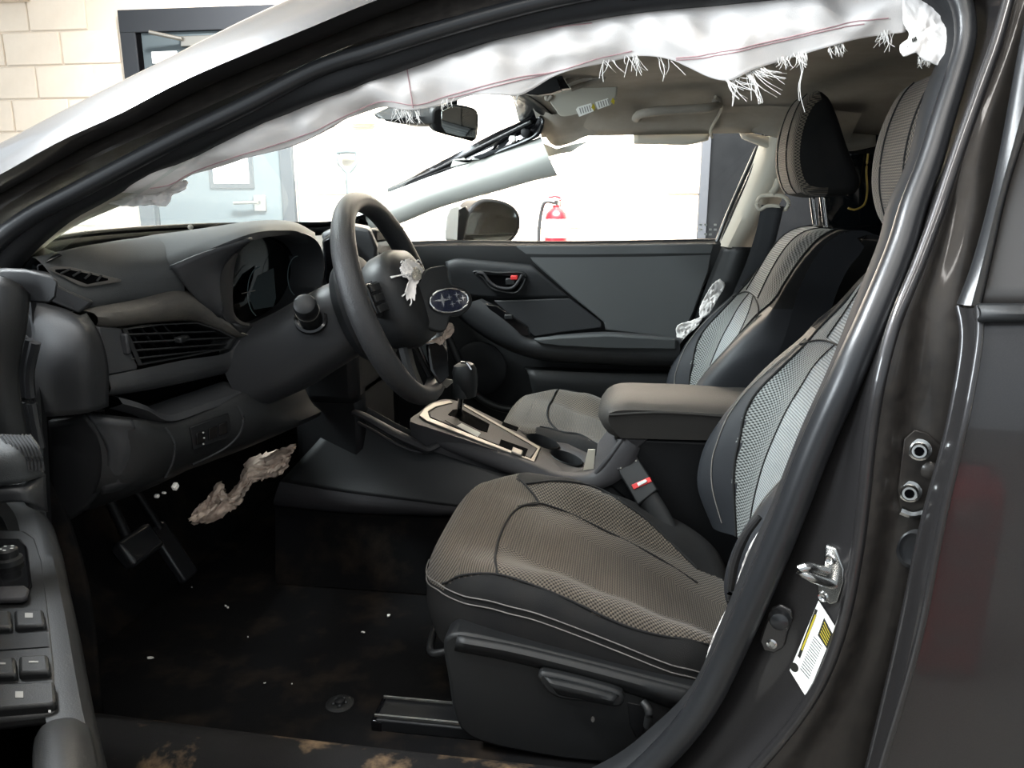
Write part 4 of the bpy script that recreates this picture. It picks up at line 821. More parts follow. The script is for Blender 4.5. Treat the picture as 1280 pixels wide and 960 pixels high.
# cup holders
cA = K(678, 552); cB = K(708, 573)
def cup(c, r): 
    ringv = []
    for n_, rr in [(.001, r+.003), (.003, r+.001), (.001, r), (-.05, r*.92), (-.053, r*.6), (-.053, .002)]:
        ringv.append([c+V3((rr*math.cos(2*math.pi*k/32), rr*math.sin(2*math.pi*k/32), n_-.3*rr*math.cos(2*math.pi*k/32)*(1 if n_ > 0 else .4))) for k in range(32)])
    return grid('cup_holder', ringv, 'black_dark', cn, True, smooth=50)
carve(hsg, [lathe('cut', c_-V3((0, 0, .09)), (0, 0, 1), [(.0365, 0), (.0365, .2)], 'black', None, 32) for c_ in (cA, cB)])
cup(cA, .036); cup(cB, .036)
prism('card', [P(*q, -.045) for q in [(735, 562), (744, 562), (742, 586), (729, 588)]], V3((0, .003, 0)), 'card', cn, 0, label='small cream card stuck in the cup holder')
0 and prism('pen', [K(*q, .012) for q in [(686, 542), (702, 545), (702, 547), (686, 544)]], V3((0, 0, -.003)), 'black', cn, 0)
# side walls of the console
sd0 = [(512, 528), (534, 535), (600, 558), (668, 582), (700, 594), (742, 592), (770, 560), (780, 546)]
sd1 = [(517, 548), (540, 556), (600, 578), (660, 600), (700, 612), (748, 612), (786, 590), (800, 560)]
sA = [P(a, b, -.105) for a, b in sd0]; sB = [P(a, b, -.118) for a, b in sd1]
loft('console_rim', [[v+V3((0, .02, .002)) for v in sA], sA, [a.lerp(b, .5)+V3((0, -.006, 0)) for a, b in zip(sA, sB)], sB, [v+V3((0, .012, -.004)) for v in sB]], 'console', cn, 50, 14)
lo0 = [P(a, b, -.11) for a, b in [(440, 512), (500, 545), (540, 562), (600, 584), (660, 606), (720, 622), (790, 612)]]
lo1 = [P(a, b, -.135) for a, b in [(378, 572), (440, 596), (500, 606), (560, 612), (620, 625), (720, 680), (800, 720)]]
lo2 = [P(a, b, -.15) for a, b in [(350, 602), (420, 614), (480, 622), (540, 630), (600, 640), (720, 700), (820, 740)]]
lo3 = [P(a, b, -.14) for a, b in [(342, 632), (420, 640), (480, 643), (540, 645), (592, 648), (720, 720), (840, 760)]]
lo0 = [v+V3((0, .02, .016)) for v in lo0]
loft('side_panel', [lo0, lo1, lo2], 'black', cn, 40, 18, solid=.004, soff=-1)
loft('side_step', [lo2, [a.lerp(b, .5)+V3((0, -.008, 0)) for a, b in zip(lo2, lo3)], lo3, [v+V3((0, .05, -.01)) for v in lo3]], 'console', cn, 40, 12)
loft('tunnel_carpet', [[v+V3((0, .012, .02)) for v in lo3], [V3((v.x, -.16, .335)) for v in lo3]], 'carpet', cn, 20, 6)
# grab bar beside the console front
gb = [P(442, 515, -.13), P(455, 520, -.135), P(490, 540, -.145), P(520, 555, -.145), P(533, 562, -.135), P(548, 556, -.12)]
tube('side_bar', gb, [.010, .012, .014, .015, .013, .010], 'console', cn, n=30, seg=12, flat=.6)
tube('side_bar_lip', [P(447, 528, -.13), P(470, 540, -.14), P(495, 555, -.145), P(518, 564, -.145), P(536, 566, -.13)], .0035, 'console', cn, n=24, seg=8)
# bin under the armrest and the padded lid
bx0 = [(772, 548), (880, 552), (960, 556), (960, 720), (880, 700), (800, 640), (757, 604)]
prism('storage_bin', [P(a, b, -.105) for a, b in bx0], V3((0, .205, 0)), 'black_dark', cn, .006)
prism('bin_shoulder', [P(a, b, -.109) for a, b in [(776, 547), (811, 549), (800, 560), (768, 600), (745, 606), (742, 592), (760, 570)]], V3((0, .215, 0)), 'console', cn, .005)
ax = [P(759, 508, -.10), P(761, 522, -.112), P(769, 535, -.112), P(777, 545, -.108)]
x0a = ax[0].x; rows = []
for i in range(13):
    t = i/12; y = -.112+.224*t; e = 1-abs(2*t-1)**4
    rows.append([V3((x0a+.030-.034*e, y, .694)), V3((x0a+.006-.026*e, y, .722)), V3((x0a+.004-.016*e, y, .745)), V3((x0a+.02-.006*e, y, .752+.014*e)), V3((x0a+.10, y, .755+.016*e)), V3((x0a+.24, y, .752+.016*e)), V3((x0a+.34, y, .745+.012*e)), V3((x0a+.355, y, .70))])
lid = loft('armrest_lid', rows, 'armrest', cn, 30, 24)
for yy in (-.112, .112):
    pr2 = [V3((x0a+.030, yy, .694)), V3((x0a+.006, yy, .722)), V3((x0a+.004, yy, .745)), V3((x0a+.02, yy, .752)), V3((x0a+.10, yy, .755)), V3((x0a+.24, yy, .752)), V3((x0a+.34, yy, .745)), V3((x0a+.355, yy, .70))]
    mk('lid_side', cr(pr2, 30), [tuple(range(30))], 'armrest', cn, smooth=0, solid=.002)
tube('lid_piping', [V3((x0a+.004, -.1125, .742)), V3((x0a+.10, -.1125, .751)), V3((x0a+.24, -.1125, .748)), V3((x0a+.34, -.1125, .742))], .003, 'armrest', cn, n=20, seg=8)

# ================================================================== FRONT SEATS
def lerp_tab(tab, x):
    if x <= tab[0][0]: return tab[0][1]
    for (a, b), (c, d) in zip(tab, tab[1:]):
        if x <= c: t = (x-a)/(c-a); t = t*t*(3-2*t)*.5+t*.5; return b+(d-b)*t
    return tab[-1][1]
ZC = [(-.33, .600), (-.27, .622), (-.2, .610), (-.1, .575), (0, .540), (.1, .505), (.2, .470), (.3, .44)]
def half_w(x): return lerp_tab([(-.31, .225), (-.2, .25), (0, .258), (.3, .255)], x)
def cush_z(x, lat):
    z = lerp_tab(ZC, x); b = max(0., (abs(lat)-.11)/.10); b = min(b, 1.); b = b*b*(3-2*b)
    return z + .040*b*min(1, max(0, (x+.26)/.16))
def cush_f(x, lat):
    p = 4.2; X = x+.03; return (abs(X/(.285 if X < 0 else .265))**p+abs(lat/half_w(x))**p)**(1/p)
def cush_full(x, lat):
    f = cush_f(x, lat); e = max(0, 1-f); rr = .16; z = cush_z(x, lat)
    if e < rr: z -= .046*(1-math.sqrt(max(0, 1-((rr-e)/rr)**2)))
    return z if f <= 1.0 else -9
def cush_arc(x, lat):
    a = 0.; n = 14; z0 = cush_z(x, 0)
    for k in range(1, n+1):
        z1 = cush_z(x, lat*k/n); a += math.hypot(lat/n, z1-z0); z0 = z1
    return a
def cush_pt(px, py, cy):                                   # pixel -> point of the cushion top
    d = ray(px, py); t = .6
    for _ in range(1400):
        p = CAM+d*t
        if p.z < cush_full(p.x, p.y-cy): return p
        t += .0012
    return P(px, py, -.61)
CY = -.365
def sp(l): return [(lambda p: (p.x, p.y-CY))(cush_pt(a, b, CY)) for a, b in l]
SEAM_FRONT = sp([(622, 719), (619, 702), (620, 690), (624, 672), (632, 655), (642, 641), (655, 633), (673, 630), (664, 616), (650, 601)])
SEAM_L = sp([(553, 734), (560, 729), (570, 723), (587, 719), (623, 720), (665, 733), (712, 752), (790, 787), (886, 807)])
SEAM_R = sp([(648, 634), (673, 630), (700, 638), (760, 666), (820, 697), (872, 730)])
SEAM_B = sp([(640, 600), (658, 606), (690, 602), (712, 603), (751, 613), (780, 630), (810, 652), (840, 680), (872, 712)])
BAND_L = sp([(632, 684), (712, 718), (790, 752), (890, 790)])
BAND_R = sp([(668, 640), (720, 668), (790, 700), (868, 742)])
def below(c, x):                                           # lateral position of a seam at a given x
    c = sorted(c)
    if x <= c[0][0]: return c[0][1]
    for (a, b), (d, e) in zip(c, c[1:]):
        if x <= d: return b+(e-b)*(x-a)/max(d-a, 1e-6)
    return c[-1][1]
def front_x(lat):
    c = sorted((b, a) for a, b in SEAM_FRONT)
    if lat <= c[0][0]: return c[0][1]
    for (a, b), (d, e) in zip(c, c[1:]):
        if lat <= d: return b+(e-b)*(lat-a)/max(d-a, 1e-6)
    return c[-1][1]
def emit(name, quads, pts, m, par, uvf):
    """one object for each connected patch of quads (tiny slivers stay with the largest patch)"""
    own = {}; adj = {}
    for n, q in enumerate(quads):
        for k in q: adj.setdefault(k, []).append(n)
    seen = [False]*len(quads); comps = []
    for n in range(len(quads)):
        if seen[n]: continue
        st_ = [n]; seen[n] = True; comp = []
        while st_:
            a = st_.pop(); comp.append(a)
            for k in quads[a]:
                for b in adj[k]:
                    if not seen[b]: seen[b] = True; st_.append(b)
        comps.append(comp)
    comps.sort(key=len, reverse=True); big = [c for c in comps if len(c) >= 40] or comps[:1]
    for c in big:
        idx = {}; vs_ = []; fs = []; uvs = []
        for n in c:
            f = []
            for k in quads[n]:
                if k not in idx: idx[k] = len(vs_); p = pts[k[0]][k[1]]; vs_.append(p); uvs.append(uvf(p))
                f.append(idx[k])
            fs.append(tuple(f))
        mk(name, vs_, fs, m, par, smooth=60, uv=uvs)
def make_seat(name, label, cy, flip, dxb, dzh, side):
    """flip mirrors the seams; side: +1 where the outboard flank lies towards +y"""
    st = thing(name, label, 'car seat', (-.05, cy, .33), 'front seats')
    # ---- cushion: rings from the middle outwards, then the skirt
    NA, NR = 260, 80; rings = []; cx = -.03
    def outline(t):
        c, s = math.cos(t), math.sin(t); p = 4.2
        x = cx + (.285 if c < 0 else .265)*math.copysign(abs(c)**(2/p), c)
        return x, half_w(x)*math.copysign(abs(s)**(2/p), s)
    for r in range(NR+1):
        f = (r/NR)**.8; ring = []
        for a in range(NA):
            x, l = outline(2*math.pi*a/NA); X, L = cx+(x-cx)*f, l*f
            z = cush_z(X, L); e = 1-f; rr = .16
            if e < rr: z -= .046*(1-math.sqrt(max(0, 1-((rr-e)/rr)**2)))
            ring.append(V3((X, cy+L, z)))
        rings.append(ring)
    for k in range(1, 9):
        ring = []
        for a in range(NA):
            x, l = outline(2*math.pi*a/NA); f = 1+.012*math.sin(math.pi*k/8)-.03*(k/8)**2
            z0 = cush_z(x, l)-.046; zb_ = .47-.10*max(0, x); ring.append(V3((cx+(x-cx)*f, cy+l*f, z0+(zb_-z0)*k/8)))
        rings.append(ring)
    groups = {}
    sgn = -1 if flip else 1
    for i in range(len(rings)-1):
        for j in range(NA):
            q = [(i, j), (i, (j+1) % NA), (i+1, (j+1) % NA), (i+1, j)]
            c = sum((rings[a][b] for a, b in q), V3())/4; x, l = c.x, (c.y-cy)*sgn
            if i >= NR: g = 'cushion_skirt'
            elif l < below(SEAM_L, x) or (l > below(SEAM_B, x) and x > -.2): g = 'cushion_border'
            elif x < front_x(l): g = 'cushion_front'
            elif l > below(SEAM_R, x): g = 'cushion_bolster'
            elif l > below(BAND_R, x) or l < below(BAND_L, x): g = 'cushion_band'
            else: g = 'cushion_insert'
            if g == 'cushion_front' and i > NR-2: g = 'cushion_front'
            groups.setdefault(g, []).append(q)
    mats = {'cushion_skirt': 'cloth_black', 'cushion_front': 'fab_rib', 'cushion_border': 'cloth_black', 'cushion_bolster': 'fab_dot', 'cushion_band': 'fab_dot', 'cushion_insert': 'fab_rib'}
    for g, qs in groups.items(): emit(g, qs, rings, mats[g], st, lambda p: (math.copysign(cush_arc(p.x, abs(p.y-cy))+max(0, cush_z(p.x, p.y-cy)-p.z)*(.8 if p.x > -.22 else .15), p.y-cy), p.x*1.05+(.7*(.6-p.z) if p.x < -.24 else 0)))
    def seam(name, pts, r, m, lift=.0016): tube(name, [V3((x, cy+l*sgn, cush_edge(x, l)+lift)) for x, l in pts], r, m, st, n=40, seg=6)
    def cush_edge(x, l):
        q = cush_full(x, l); return q if q > 0 else cush_z(x, l)-.046
    seam('seam', SEAM_FRONT, .0022, 'seam'); seam('seam', SEAM_L, .0018, 'seam'); seam('seam', SEAM_R, .0020, 'seam'); seam('seam', SEAM_B[1:], .0026, 'seam')
    oN = lambda t: outline(t)
    for k, f in ((0, .3), (1, .55)):                        # double stitching along the outboard edge
        pts = []
        for a in range(30):
            t = math.radians(-172+ 150*a/29) if True else 0
            x, l = outline(t); z0 = cush_z(x, l)-.046; pts.append(V3((cx+(x-cx)*1.006, cy+l*sgn*1.006, z0+.014-(.006+.012*k))))
        tube('stitching', pts, .0011, 'stitch', st, n=70, seg=5)
    # ---- backrest
    rows_t = [(.215, .545, .245, .05), (.222, .63, .262, .088), (.234, .70, .272, .095), (.250, .757, .275, .085), (.270, .815, .275, .062), (.292, .868, .27, .034), (.322, .94, .245, -.012), (.342, .985, .208, -.022), (.366, 1.035, .192, -.030), (.396, 1.078, .183, -.036), (.430, 1.10, .178, -.035), (.475, 1.104, .172, -.02), (.52, 1.085, .168, .0)]
    fr_ = [(-1.0, -.55), (-.985, .30), (-.93, .85), (-.82, 1.0), (-.72, .82), (-.58, .28), (-.45, .05), (-.3, 0), (-.12, -.04), (0, -.05), (.12, -.04), (.3, 0), (.45, .05), (.58, .28), (.72, .82), (.82, 1.0), (.93, .85), (.985, .30), (1.0, -.55)]
    rws = []
    for x, z, hw, b in rows_t:
        r = []
        for f, s in fr_:
            bb = b if s >= 0 or b > 0 else -.05
            xx = x - (b*s if s > -.5 else -(.06 if b > 0 else .05)); 
            if s == .30 and b < .05: xx = x + .012
            if abs(f) > .9 and abs(f) < .99 and b < 0: xx = x - b*1.0
            r.append(V3((xx+dxb, cy+f*hw, z - (.25*b*max(0, s) if b > 0 else 0))))
        rws.append(r)
    NU, NV = 76, 96
    R = [cr(r, NU) for r in rws]
    # keep columns tied to the lateral fraction, not to arc length
    R = []
    for r in rws:
        out = []
        for u in range(NU):
            t = (len(fr_)-1)*u/(NU-1); i = min(int(t), len(fr_)-2); q = t-i
            p0 = r[max(i-1, 0)]; p1 = r[i]; p2 = r[i+1]; p3 = r[min(i+2, len(r)-1)]
            out.append((p1*2+(p2-p0)*q+(p0*2-p1*5+p2*4-p3)*q*q+(p1*3-p0-p2*3+p3)*q**3)*.5)
        R.append(out)
    cols = []
    for u in range(NU):
        cc = []
        for v in range(NV):
            t = (len(R)-1)*v/(NV-1); i = min(int(t), len(R)-2); q = t-i
            p0 = R[max(i-1, 0)][u]; p1 = R[i][u]; p2 = R[i+1][u]; p3 = R[min(i+2, len(R)-1)][u]
            cc.append((p1*2+(p2-p0)*q+(p0*2-p1*5+p2*4-p3)*q*q+(p1*3-p0-p2*3+p3)*q**3)*.5)
        cols.append(cc)
    G = [[cols[u][v] for u in range(NU)] for v in range(NV)]
    groups = {}; gm = {}
    def frac(u): t = (len(fr_)-1)*u/(NU-1); i = min(int(t), len(fr_)-2); return fr_[i][0]+(fr_[i+1][0]-fr_[i][0])*(t-i)
    def wedge(v): return lerp_tab([(0, .34), (.30, .34), (.45, .30), (.50, .12)], v)
    def insert_w(v): return lerp_tab([(0, .56), (.2, .62), (.35, .70), (.46, .68), (.52, .82), (.6, .84), (.8, .78), (1, .70)], v)
    for v in range(NV-1):
        for u in range(NU-1):
            f = abs(frac(u+.5)); t = (v+.5)/(NV-1)
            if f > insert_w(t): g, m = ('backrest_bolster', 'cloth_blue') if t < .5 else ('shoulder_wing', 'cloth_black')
            elif t < .5: g, m = ('backrest_insert', 'fab_light') if f < wedge(t) else ('backrest_panel', 'fab_grey_daylit')
            else: g, m = ('shoulder_insert', 'fab_light') if f < .36 else ('shoulder_panel', 'fab_grey_daylit')
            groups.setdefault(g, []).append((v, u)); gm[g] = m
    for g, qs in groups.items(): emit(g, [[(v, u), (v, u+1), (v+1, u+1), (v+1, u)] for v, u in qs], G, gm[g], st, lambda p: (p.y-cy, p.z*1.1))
    def gp(f, t, l=.0015):
        v = t*(NV-1); i = min(int(v), NV-2); u = min(range(NU), key=lambda k: abs(frac(k)-f)); u0 = max(0, min(NU-2, u if frac(u) <= f else u-1)); q = (f-frac(u0))/max(1e-6, frac(u0+1)-frac(u0))
        a = G[i][u0].lerp(G[i][u0+1], q); b = G[i+1][u0].lerp(G[i+1][u0+1], q); return a.lerp(b, v-i)+V3((-l, 0, l*.5))
    for s in (-1, 1):
        tube('back_seam', [gp(s*insert_w(t/30), t/30) for t in range(31)], .0026, 'seam', st, n=60, seg=6)
        tube('back_seam', [gp(s*.36, .50+.5*t/12) for t in range(12)], .0014, 'seam', st, n=24, seg=6)
        tube('back_seam', [gp(s*(insert_w(t/20*.5)+.10), t/20*.5) for t in range(1, 20)], .0012, 'stitch', st, n=40, seg=5)
    tube('back_seam', [gp(f/10*.78, .50-.035*abs(f/10)**2) for f in range(-10, 11)], .0018, 'seam', st, n=40, seg=6)
    tube('wedge_seam', [gp(-wedge(.5*t/16), .5*t/16) for t in range(17)][:17], .0012, 'seam', st, n=30, seg=5)
    tube('wedge_seam', [gp(wedge(.5*t/16), .5*t/16) for t in range(17)][:17], .0012, 'seam', st, n=30, seg=5)
    # shell behind
    back = [[V3((x+.13+dxb-(.05 if z > 1.08 else 0), cy+f*hw*.98, z-.01)) for f in (-1, -.9, 0, .9, 1)] for x, z, hw, b in rows_t]
    bl = loft('back_shell', back, 'black', st, 20, 20)
    for s in (0, -1):
        loft('back_flank', [[r[s] for r in rws], [b[s] for b in back]], 'cloth_blue' , st, 30, 4)
    loft('top_flank', [rws[-1], back[-1]], 'cloth_black', st, 16, 3)
    # ---- headrest on two posts
    hx, hz_ = dxb+.002, dzh
    prof = [(.418, 1.178), (.392, 1.19), (.372, 1.235), (.366, 1.29), (.374, 1.35), (.392, 1.395), (.41, 1.41), (.43, 1.402), (.455, 1.36), (.485, 1.29), (.512, 1.235), (.524, 1.205), (.518, 1.185), (.47, 1.178)]
    def hr(fl, sc, dz=0):
        c = V3((.44, 0, 1.28)); return [V3((c.x+(x-c.x)*sc+hx, cy+fl, c.z+(z-c.z)*sc+hz_)) for x, z in prof]
    W = .128
    secs = [(-W, .45, 'headrest_side'), (-W*.985, .80, 'headrest_side'), (-W*.90, .93, 'headrest_side'), (-W*.74, .985, 'headrest_panel'), (-W*.45, 1.0, 'headrest_panel'), (-W*.40, 1.004, 'headrest_face'), (0, 1.01, 'headrest_face'), (W*.40, 1.004, 'headrest_panel'), (W*.45, 1.0, 'headrest_panel'), (W*.74, .985, 'headrest_side'), (W*.90, .93, 'headrest_side'), (W*.985, .80, 'headrest_side'), (W, .45, 'headrest_side')]
    hrr = [cr(hr(y, s), 56, True) for y, s, _ in secs]
    def half_ring(a, b):                                    # the front part of each ring is fabric, the back stays black
        return None
    gg = {}
    for i in range(len(hrr)-1):
        g0 = secs[i][2]
        for j in range(56):
            c = (hrr[i][j]+hrr[i+1][j])/2; rel = c.x-hx
            zz = c.z-hz_; fr0 = rel < .40+.0*(zz) and zz < 1.415 or zz > 1.39 and rel < .425
            lim = .412+.045*(1.41-zz)/.23
            g = ('headrest_panel' if rel < lim and i not in (0, len(hrr)-2) else g0) if g0 == 'headrest_side' else (g0 if fr0 else 'headrest_back')
            gg.setdefault(g, []).append([(i, j), (i, (j+1) % 56), (i+1, (j+1) % 56), (i+1, j)])
    hm = {'headrest_side': 'cloth_black', 'headrest_back': 'cloth_black', 'headrest_panel': 'fab_dot', 'headrest_face': 'fab_rib'}
    for g, qs in gg.items(): emit(g, qs, hrr, hm[g], st, lambda p: (p.y-cy, p.z))
    for e in (0, -1): mk('headrest_cap', hrr[e], [tuple(range(56))], 'cloth_black', st, smooth=0)
    for s in (-1, 1):
        tube('headrest_seam', [p+V3((-.001, 0, 0)) for p in cr(hr(s*W*.42, 1.004), 56, True)][2:24], .0014, 'seam', st, n=40, seg=6)
        tube('post', [V3((.478+dxb, cy+s*.052, 1.08)), V3((.452+dxb, cy+s*.052, 1.20+hz_))], .0065, 'chrome', st, n=4, seg=14, label='chrome headrest post')
        lathe('post_guide', V3((.474+dxb, cy+s*.052, 1.098)), (-.2, 0, 1), [(.014, 0), (.014, .006), (.010, .009)], 'black', st, 16)
    # ---- base: outboard shield, pan and rails
    oy = cy+side*.262
    box('seat_pan', (-.05, cy, .425), (.40, .44, .05), 'black_dark', st, .01)
    box('seat_frame', (-.03, cy, .40), (.40, .40, .06), 'dark_gap', st, .01)
    for yy in (-.215, .215):
        box('rail', (-.06, cy+yy, .350), (.62, .06, .022), 'black_dark', st, .003)
        tube('rail_edge', [V3((-.372, cy+yy-.024, .364)), V3((.1, cy+yy-.024, .364))], .0035, 'zinc', st, n=4, seg=8)
        tube('rail_edge', [V3((-.372, cy+yy+.024, .364)), V3((.1, cy+yy+.024, .364))], .003, 'zinc', st, n=4, seg=8)
        box('rail_foot', (-.368, cy+yy, .346), (.02, .062, .026), 'gloss_black', st, .004)
    tube('slide_lever', [V3((-.26, cy-.19, .46)), V3((-.285, cy-.19, .452)), V3((-.30, cy-.15, .445)), V3((-.30, cy+.15, .445)), V3((-.285, cy+.19, .452)), V3((-.26, cy+.19, .46))], .0065, 'black', st, n=40, seg=10)
    return st
seat_d = make_seat('driver_seat', "near driver's seat with stained tan fabric cushion and dark bolsters", CY, False, .028, -.062, -1)
seat_p = make_seat('passenger_seat', 'far passenger seat with grey fabric back beside the far door', .36, True, 0., 0., 1)
# outboard shield with recline / height lever, driver seat only in view
YS = -.632
so_ = [(554, 800), (562, 793), (577, 792), (640, 805), (740, 829), (814, 848), (866, 861), (905, 872), (905, 985), (800, 960), (690, 948), (584, 921), (569, 899), (560, 850)]
prism('side_shield', cr([P(a, b, YS-.008) for a, b in so_], 60, True), V3((0, .05, 0)), 'black', seat_d, .006, label='black plastic side shield')
loft('shield_ridge', [[P(a, b, YS-.014) for a, b in [(572, 794), (640, 806), (740, 830), (816, 850), (870, 864)]], [P(a, b, YS-.022) for a, b in [(570, 802), (640, 815), (740, 841), (812, 861), (862, 878)]], [P(a, b, YS-.010) for a, b in [(568, 812), (640, 826), (740, 852), (806, 872), (850, 890)]]], 'black', seat_d, 24, 8, solid=.004)
lv = [(672, 848), (674, 842), (684, 842), (740, 855), (776, 867), (780, 873), (779, 882), (770, 885), (740, 880), (698, 874), (684, 866)]
prism('height_lever', cr([P(a, b, YS-.034) for a, b in lv], 44, True), V3((0, .022, 0)), 'black', seat_d, .005)
loft('lever_cap', [[P(a, b, YS-.036) for a, b in [(680, 846), (740, 859), (774, 870)]], [P(a, b, YS-.044) for a, b in [(688, 856), (740, 868), (768, 876)]], [P(a, b, YS-.036) for a, b in [(698, 868), (740, 876), (766, 882)]]], 'black', seat_d, 14, 8, solid=.002)
prism('recess', [P(a, b, YS-.0095) for a, b in [(784, 878), (803, 882), (808, 898), (804, 916), (795, 922), (787, 905)]], V3((0, .003, 0)), 'black_dark', seat_d, .001)
tube('recline_lever', [P(804, 878, YS-.02), P(811, 888, YS-.03), P(809, 908, YS-.03)], .006, 'black', seat_d, n=10, seg=10)
lathe('shield_clip', P(741, 899, YS-.009), (0, -1, 0), [(.005, 0), (.004, .002)], 'stitch', seat_d, 10, sx=.6)
# torn side-airbag seam of the driver seat
tube('torn_edge', [P(950, 646, -.655), P(933, 668, -.655), (P(920, 697, -.655)), P(914, 728, -.655), P(912, 752, -.655)], [.004, .006, .006, .004], 'cloth_black', seat_d, n=24, seg=8)
scrap('side_airbag_cloth', [P(*q, -.66) for q in [(962, 650), (948, 690), (938, 716), (926, 738), (919, 748), (922, 725), (930, 700), (942, 674)]], seat_d, 'bag', jit=.003, rag=.02, label='white side airbag cloth bursting from the seat edge')
scrap('side_airbag_cloth', [P(*q, -.665) for q in [(922, 746), (912, 772), (904, 795), (892, 820), (882, 830), (888, 805), (899, 780), (908, 762)]], seat_d, 'bag')
# white cloth between passenger seat and far door
for q, lab in (([(900, 349), (906, 356), (898, 372), (886, 392), (876, 398), (874, 388), (884, 366), (892, 354)], 'upper white airbag scrap between far door and passenger seat'), ([(846, 408), (866, 400), (878, 396), (872, 408), (860, 418), (848, 432), (842, 438), (846, 424)], 'lower white airbag scrap beside passenger seat bolster')):
    tag(scrap('airbag_scrap', [P(*p, .625) for p in q], None, 'bag', jit=.004, rag=.03), lab, 'airbag cloth', 'white airbag scraps by the far door')
# rear bench
rb = thing('rear_bench', 'black rear bench seat back behind the passenger seat', 'car seat', (1.2, 0, .33))
loft('seat_back', [[(1.05, -.6, .55), (1.05, 0, .55), (1.05, .6, .55)], [(1.12, -.6, .8), (1.10, 0, .8), (1.12, .6, .8)], [(1.22, -.58, 1.03), (1.2, 0, 1.03), (1.22, .58, 1.03)], [(1.3, -.56, 1.05), (1.3, 0, 1.05), (1.3, .56, 1.05)], [(1.36, -.56, .8), (1.36, 0, .8), (1.36, .56, .8)]], 'cloth_black', rb, 20, 20)
for yy in (-.36, .36): lathe('rear_headrest', (1.27, yy, 1.07), (.1, 0, 1), [(.05, 0), (.09, .02), (.10, .08), (.09, .13), (.05, .15)], 'cloth_black', rb, 20, sx=1.25, sy=.5, up=(1, 0, 0))
loft('bench_cushion', [[(.75, -.6, .36), (.75, 0, .36), (.75, .6, .36)], [(.72, -.6, .55), (.72, 0, .55), (.72, .6, .55)], [(.85, -.6, .60), (.85, 0, .60), (.85, .6, .60)], [(1.08, -.6, .56), (1.08, 0, .56), (1.08, .6, .56)]], 'cloth_black', rb, 16, 14)

# ================================================================== BELTS
bk = thing('seat_belt_buckle', 'black seat belt buckle with red button beside the console', 'seat belt buckle', (.03, -.13, .5))
BO = P(790, 600, -.135); BNv = V3((-.25, -.85, .45)).normalized()
def B_(px, py, l=0): return PL(px, py, BO+BNv*l, BNv)
prism('buckle_body', [B_(*q) for q in [(770, 581), (795, 567), (800, 577), (815, 600), (822, 612), (797, 632), (786, 612), (774, 592)]], -BNv*.022, 'black', bk, .003)
prism('buckle_mouth', [B_(*q, .0015) for q in [(770, 582), (795, 568), (797, 573), (772, 588)]], -BNv*.003, 'console', bk, .001)
prism('release_button', [B_(*q, .002) for q in [(789, 606), (812, 596), (815, 602), (792, 612)]], -BNv*.006, 'red_plastic', bk, .0012, label='red release button')
prism('button_pad', [B_(*q, .004) for q in [(796, 604), (807, 599), (809, 602), (798, 608)]], -BNv*.003, 'trim_grey', bk, .0008)
tube('belt_stalk', [B_(808, 620)-BNv*.01, B_(824, 648)-BNv*.02, B_(842, 690)-BNv*.03], .022, 'black', bk, n=10, seg=12, flat=.35, upv=BNv)
for q in [(776, 585), (795, 576)]: lathe('buckle_rivet', B_(*q, .001), BNv, [(.0018, 0), (.0018, .001)], 'silver', bk, 8)
sbt = thing('seat_belt', 'black seat belt hanging from a beige guide on the far pillar', 'seat belt', (.45, .6, .6))
w0 = [P(952, 256, .60), P(945, 290, .60), P(932, 330, .60), (P(914, 372, .61)), P(898, 410, .62)]; w1 = [P(980, 258, .575), P(972, 292, .575), P(962, 330, .575), P(946, 372, .585), P(930, 410, .60)]
loft('webbing', [w0, w1], 'webbing', sbt, 20, 4, solid=.0015)
lp_ = [P(951, 246, .60), P(946, 254, .60), P(950, 262, .60), P(958, 258, .595), P(972, 258, .585), P(981, 262, .58), P(986, 254, .575), P(980, 246, .575), P(966, 244, .585)]
tube('belt_guide', lp_, .0055, 'beige', sbt, n=40, seg=8, closed=True)
tube('guide_arm', [P(964, 243, .585), P(970, 236, .59), P(975, 226, .60)], [.010, .012, .014], 'beige', sbt, n=10, seg=10)

# ================================================================== PASSENGER DOOR (closed, far side)
pdr = thing('passenger_door', 'closed far passenger door with grey insert, armrest and outside mirror', 'car door', (-.15, .72, .35))
DY = .685
def pd_(px, py, o=0): return P(px, py, DY+o)
# base panel
bp0 = [(470, 308), (560, 304), (700, 305), (800, 304), (894, 302), (930, 301)]
bp1 = [(450, 400), (560, 400), (700, 400), (800, 400), (858, 398), (890, 400)]
bp2 = [(470, 560), (560, 560), (700, 560), (800, 560), (840, 560), (880, 560)]
loft('door_panel', [[pd_(*q)+V3((0, .05, .005)) for q in bp0], [pd_(*q) for q in bp0], [pd_(*q, .025) for q in bp1], [pd_(*q, .03) for q in bp2], [V3((pd_(*q).x, DY+.03, .36)) for q in bp2]], 'black', pdr, 40, 26)
tube('belt_seal', [pd_(470, 306, .02), pd_(560, 303, .02), pd_(700, 304, .02), pd_(894, 301, .02)], .007, 'black_dark', pdr, n=20, seg=8)
ins = [(643, 307), (760, 306), (893, 304), (886, 340), (868, 390), (852, 425), (820, 421), (790, 417), (757, 413), (755, 403), (715, 371), (680, 340)]
prism('fabric_insert', [pd_(*q, -.006) for q in ins], V3((0, .016, 0)), mat('door_insert_vinyl', '#4e5051', .6, 0, .35, bump=.25, bscale=900), pdr, .005, label='grey padded insert of the door panel')
prism('upper_band', [pd_(*q, -.004) for q in [(556, 308), (640, 309), (664, 326), (612, 322), (556, 318)]], V3((0, .012, 0)), 'dash_mid', pdr, .003)
